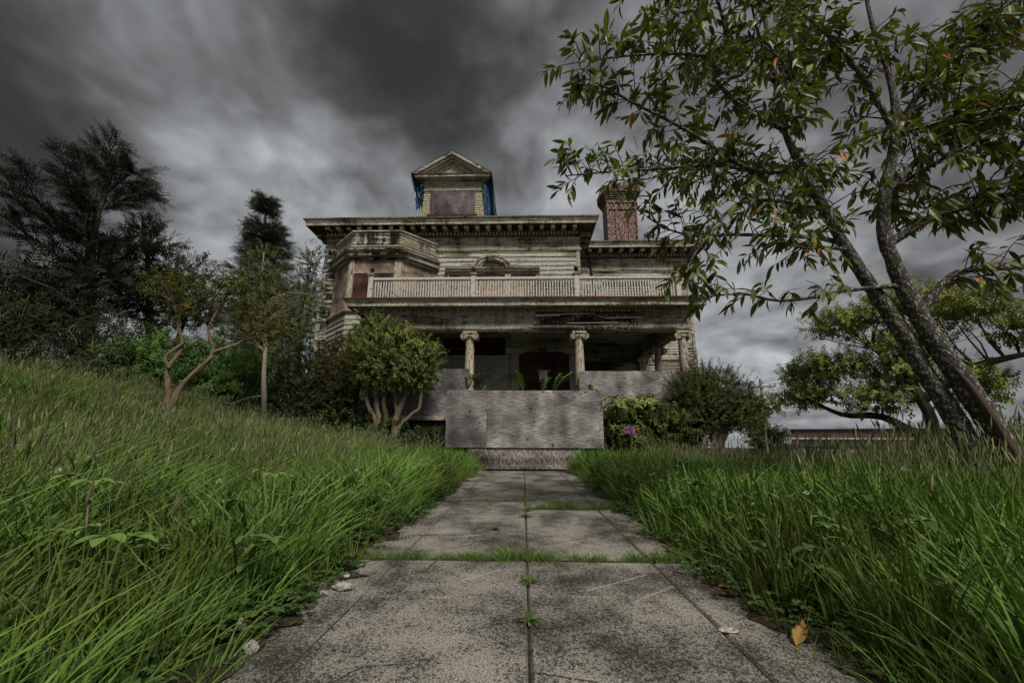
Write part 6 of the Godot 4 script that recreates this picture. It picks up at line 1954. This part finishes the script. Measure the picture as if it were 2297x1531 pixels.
	for d in defs:
		var line := smooth_line(poly3(d[2]), 4)
		limb_g.tube(line, taper(line.size(), d[1], 0.004), 7, false)
		var len_ := 0.0
		for i in line.size() - 1: len_ += line[i].distance_to(line[i + 1])
		var n := int(len_ / 0.041)
		if d[0] == 1: n = int(n * 0.55)
		for i in n:
			var f := (i + rng.randf()) / n
			f = 0.12 + 0.88 * f
			var k := mini(int(f * (line.size() - 1)), line.size() - 2)
			var p: Vector3 = line[k].lerp(line[k + 1], rng.randf())
			var ax: Vector3 = (line[k + 1] - line[k]).normalized()
			var o := (ax * 0.7 + ax.cross(rdir()).normalized() * 1.0 + v3(0, 0.25, 0)).normalized()
			var tl := rng.randf_range(0.14, 0.46) * (1.0 - 0.3 * f)
			if d[0] == 1: tl *= 0.6
			var e := p + o * tl - v3(0, tl * 0.10, 0)
			twigs.tube([p, p.lerp(e, 0.5) + v3(0, tl * 0.06, 0), e], [0.0045, 0.0032, 0.0016], 4, false)
			var nl := rng.randi_range(6, 10)
			for j in nl:
				var h := lerpf(0.4, 1.0, (j + 0.5) / nl)
				var q := p.lerp(e, h) + v3(0, tl * 0.06 * sin(h * PI), 0)
				var ld := (o * 0.7 + o.cross(rdir()).normalized() * 0.9 - v3(0, rng.randf_range(0.1, 1.25), 0)).normalized()
				leaves.push_back([q, ld, rng.randf_range(0.065, 0.14)])
	# finer shoots that fill the crown
	var ends := []
	for d in defs:
		if d[0] == 0: ends += smooth_line(poly3(d[2]), 4)
	var fill := blob_points([[v3(2.1, 3.0, -2.75), v3(0.8, 0.75, 0.5)], [v3(2.9, 2.75, -2.7), v3(1.0, 0.8, 0.6)], [v3(1.5, 3.7, -2.6), v3(0.8, 0.6, 0.5)], [v3(3.5, 3.2, -2.6), v3(1.0, 0.9, 0.6)], [v3(2.5, 3.8, -2.7), v3(0.9, 0.7, 0.6)], [v3(3.5, 2.2, -2.5), v3(0.7, 0.4, 0.4)], [v3(1.95, 2.3, -2.85), v3(0.55, 0.3, 0.4)], [v3(3.9, 2.8, -2.6), v3(0.8, 0.9, 0.5)], [v3(3.8, 3.7, -2.7), v3(0.8, 0.7, 0.5)]], 330, 0.7, -0.15, 63)
	for f in fill:
		var e: Vector3 = f[0]
		var p: Vector3 = ends[0]
		for c in ends:
			if c.distance_to(e) < p.distance_to(e): p = c
		if p.distance_to(e) > 1.0: continue
		var o := (e - p).normalized()
		twigs.tube([p, p.lerp(e, 0.5) + v3(0, 0.04, 0), e], [0.006, 0.004, 0.0016], 4, false)
		for j in rng.randi_range(7, 11):
			var ld := (o * 0.6 + o.cross(rdir()).normalized() - v3(0, rng.randf_range(0.1, 1.25), 0)).normalized()
			leaves.push_back([e - o * rng.randf_range(0.0, 0.2) + rdir() * 0.012, ld, rng.randf_range(0.065, 0.14)])
	put("limbs", limb_g, M.lichen_bark, T)
	put("twigs", twigs, M.dark_bark, T)
	# flower spikes at a few tips
	for q in [v3(0.55, 2.75, -2.62), v3(0.75, 3.35, -2.5), v3(0.52, 3.42, -2.4), v3(1.25, 2.5, -3.05), v3(1.5, 3.3, -2.6), v3(0.9, 2.85, -2.7)]:
		g = G.new()
		var d := (rdir() * 0.4 + v3(-0.6, 0.8, 0)).normalized()
		g.tube([q, q + d * 0.1], [0.002, 0.001], 4, false)
		for i in 26:
			var p: Vector3 = q + d * 0.1 * rng.randf() + rdir() * 0.008
			g.leaf(p, rdir(), Vector3.UP, 0.007, 0.006, 0.0)
		put("flower_spike", g, M.box_leaf, T)
	# the nearest leaves one by one, the rest as one mass
	var meshes := []
	for i in 9:
		g = G.new()
		g.leaf(Vector3.ZERO, Vector3.UP, v3(0, 0, 1), 1.0, 0.22 + 0.012 * ((i * 5) % 9), -0.05 + 0.075 * i, true)
		meshes.push_back(g.mesh())
	var eye := v3(0, 0.66, 0)
	leaves.sort_custom(func(a, b): return a[2] / a[0].distance_to(eye) * (1.0 if a[0].x < 3.6 and a[0].y < 4.4 else 0.3) > b[2] / b[0].distance_to(eye) * (1.0 if b[0].x < 3.6 and b[0].y < 4.4 else 0.3))
	var mats := []
	for i in 5:
		var m: StandardMaterial3D = M.laurel_leaf.duplicate()
		var q: float = [0.6, 0.85, 1.1, 1.4, 1.0][i]
		var c := Color(0.14 * q, 0.16 * q, 0.055 * q) if i < 4 else Color(0.30, 0.13, 0.05)
		m.albedo_color = c.linear_to_srgb()
		mats.push_back(m)
	var xf := []; var col := []
	for i in 9: xf.push_back([]); col.push_back([])
	for i in leaves.size():
		var L = leaves[i]
		var d: Vector3 = L[1]
		var up := (Vector3.UP * 1.2 + rdir() * 0.8).normalized()
		var x := d.cross(up).normalized()
		var t := Transform3D(Basis(x * L[2], d * L[2], x.cross(d) * L[2]), L[0])
		var k := rng.randi_range(0, 8)
		var old := rng.randf() < 0.022
		if i < 300:
			var o := MeshInstance3D.new()
			o.name = uniq(T, "leaf")
			o.mesh = meshes[k]
			o.material_override = mats[4] if old else mats[rng.randi_range(0, 3)]
			o.transform = t
			T.add_child(o, true)
		else:
			xf[k].push_back(t)
			var q := rng.randf_range(0.5, 1.6)
			col[k].push_back(Color(4.2, 1.5, 1.6) if old else Color(q * rng.randf_range(0.85, 1.25), q, q * rng.randf_range(0.6, 1.1)))
	for k in 9:
		many("leaf_mass", meshes[k], M.laurel_leaf, xf[k], col[k], T)
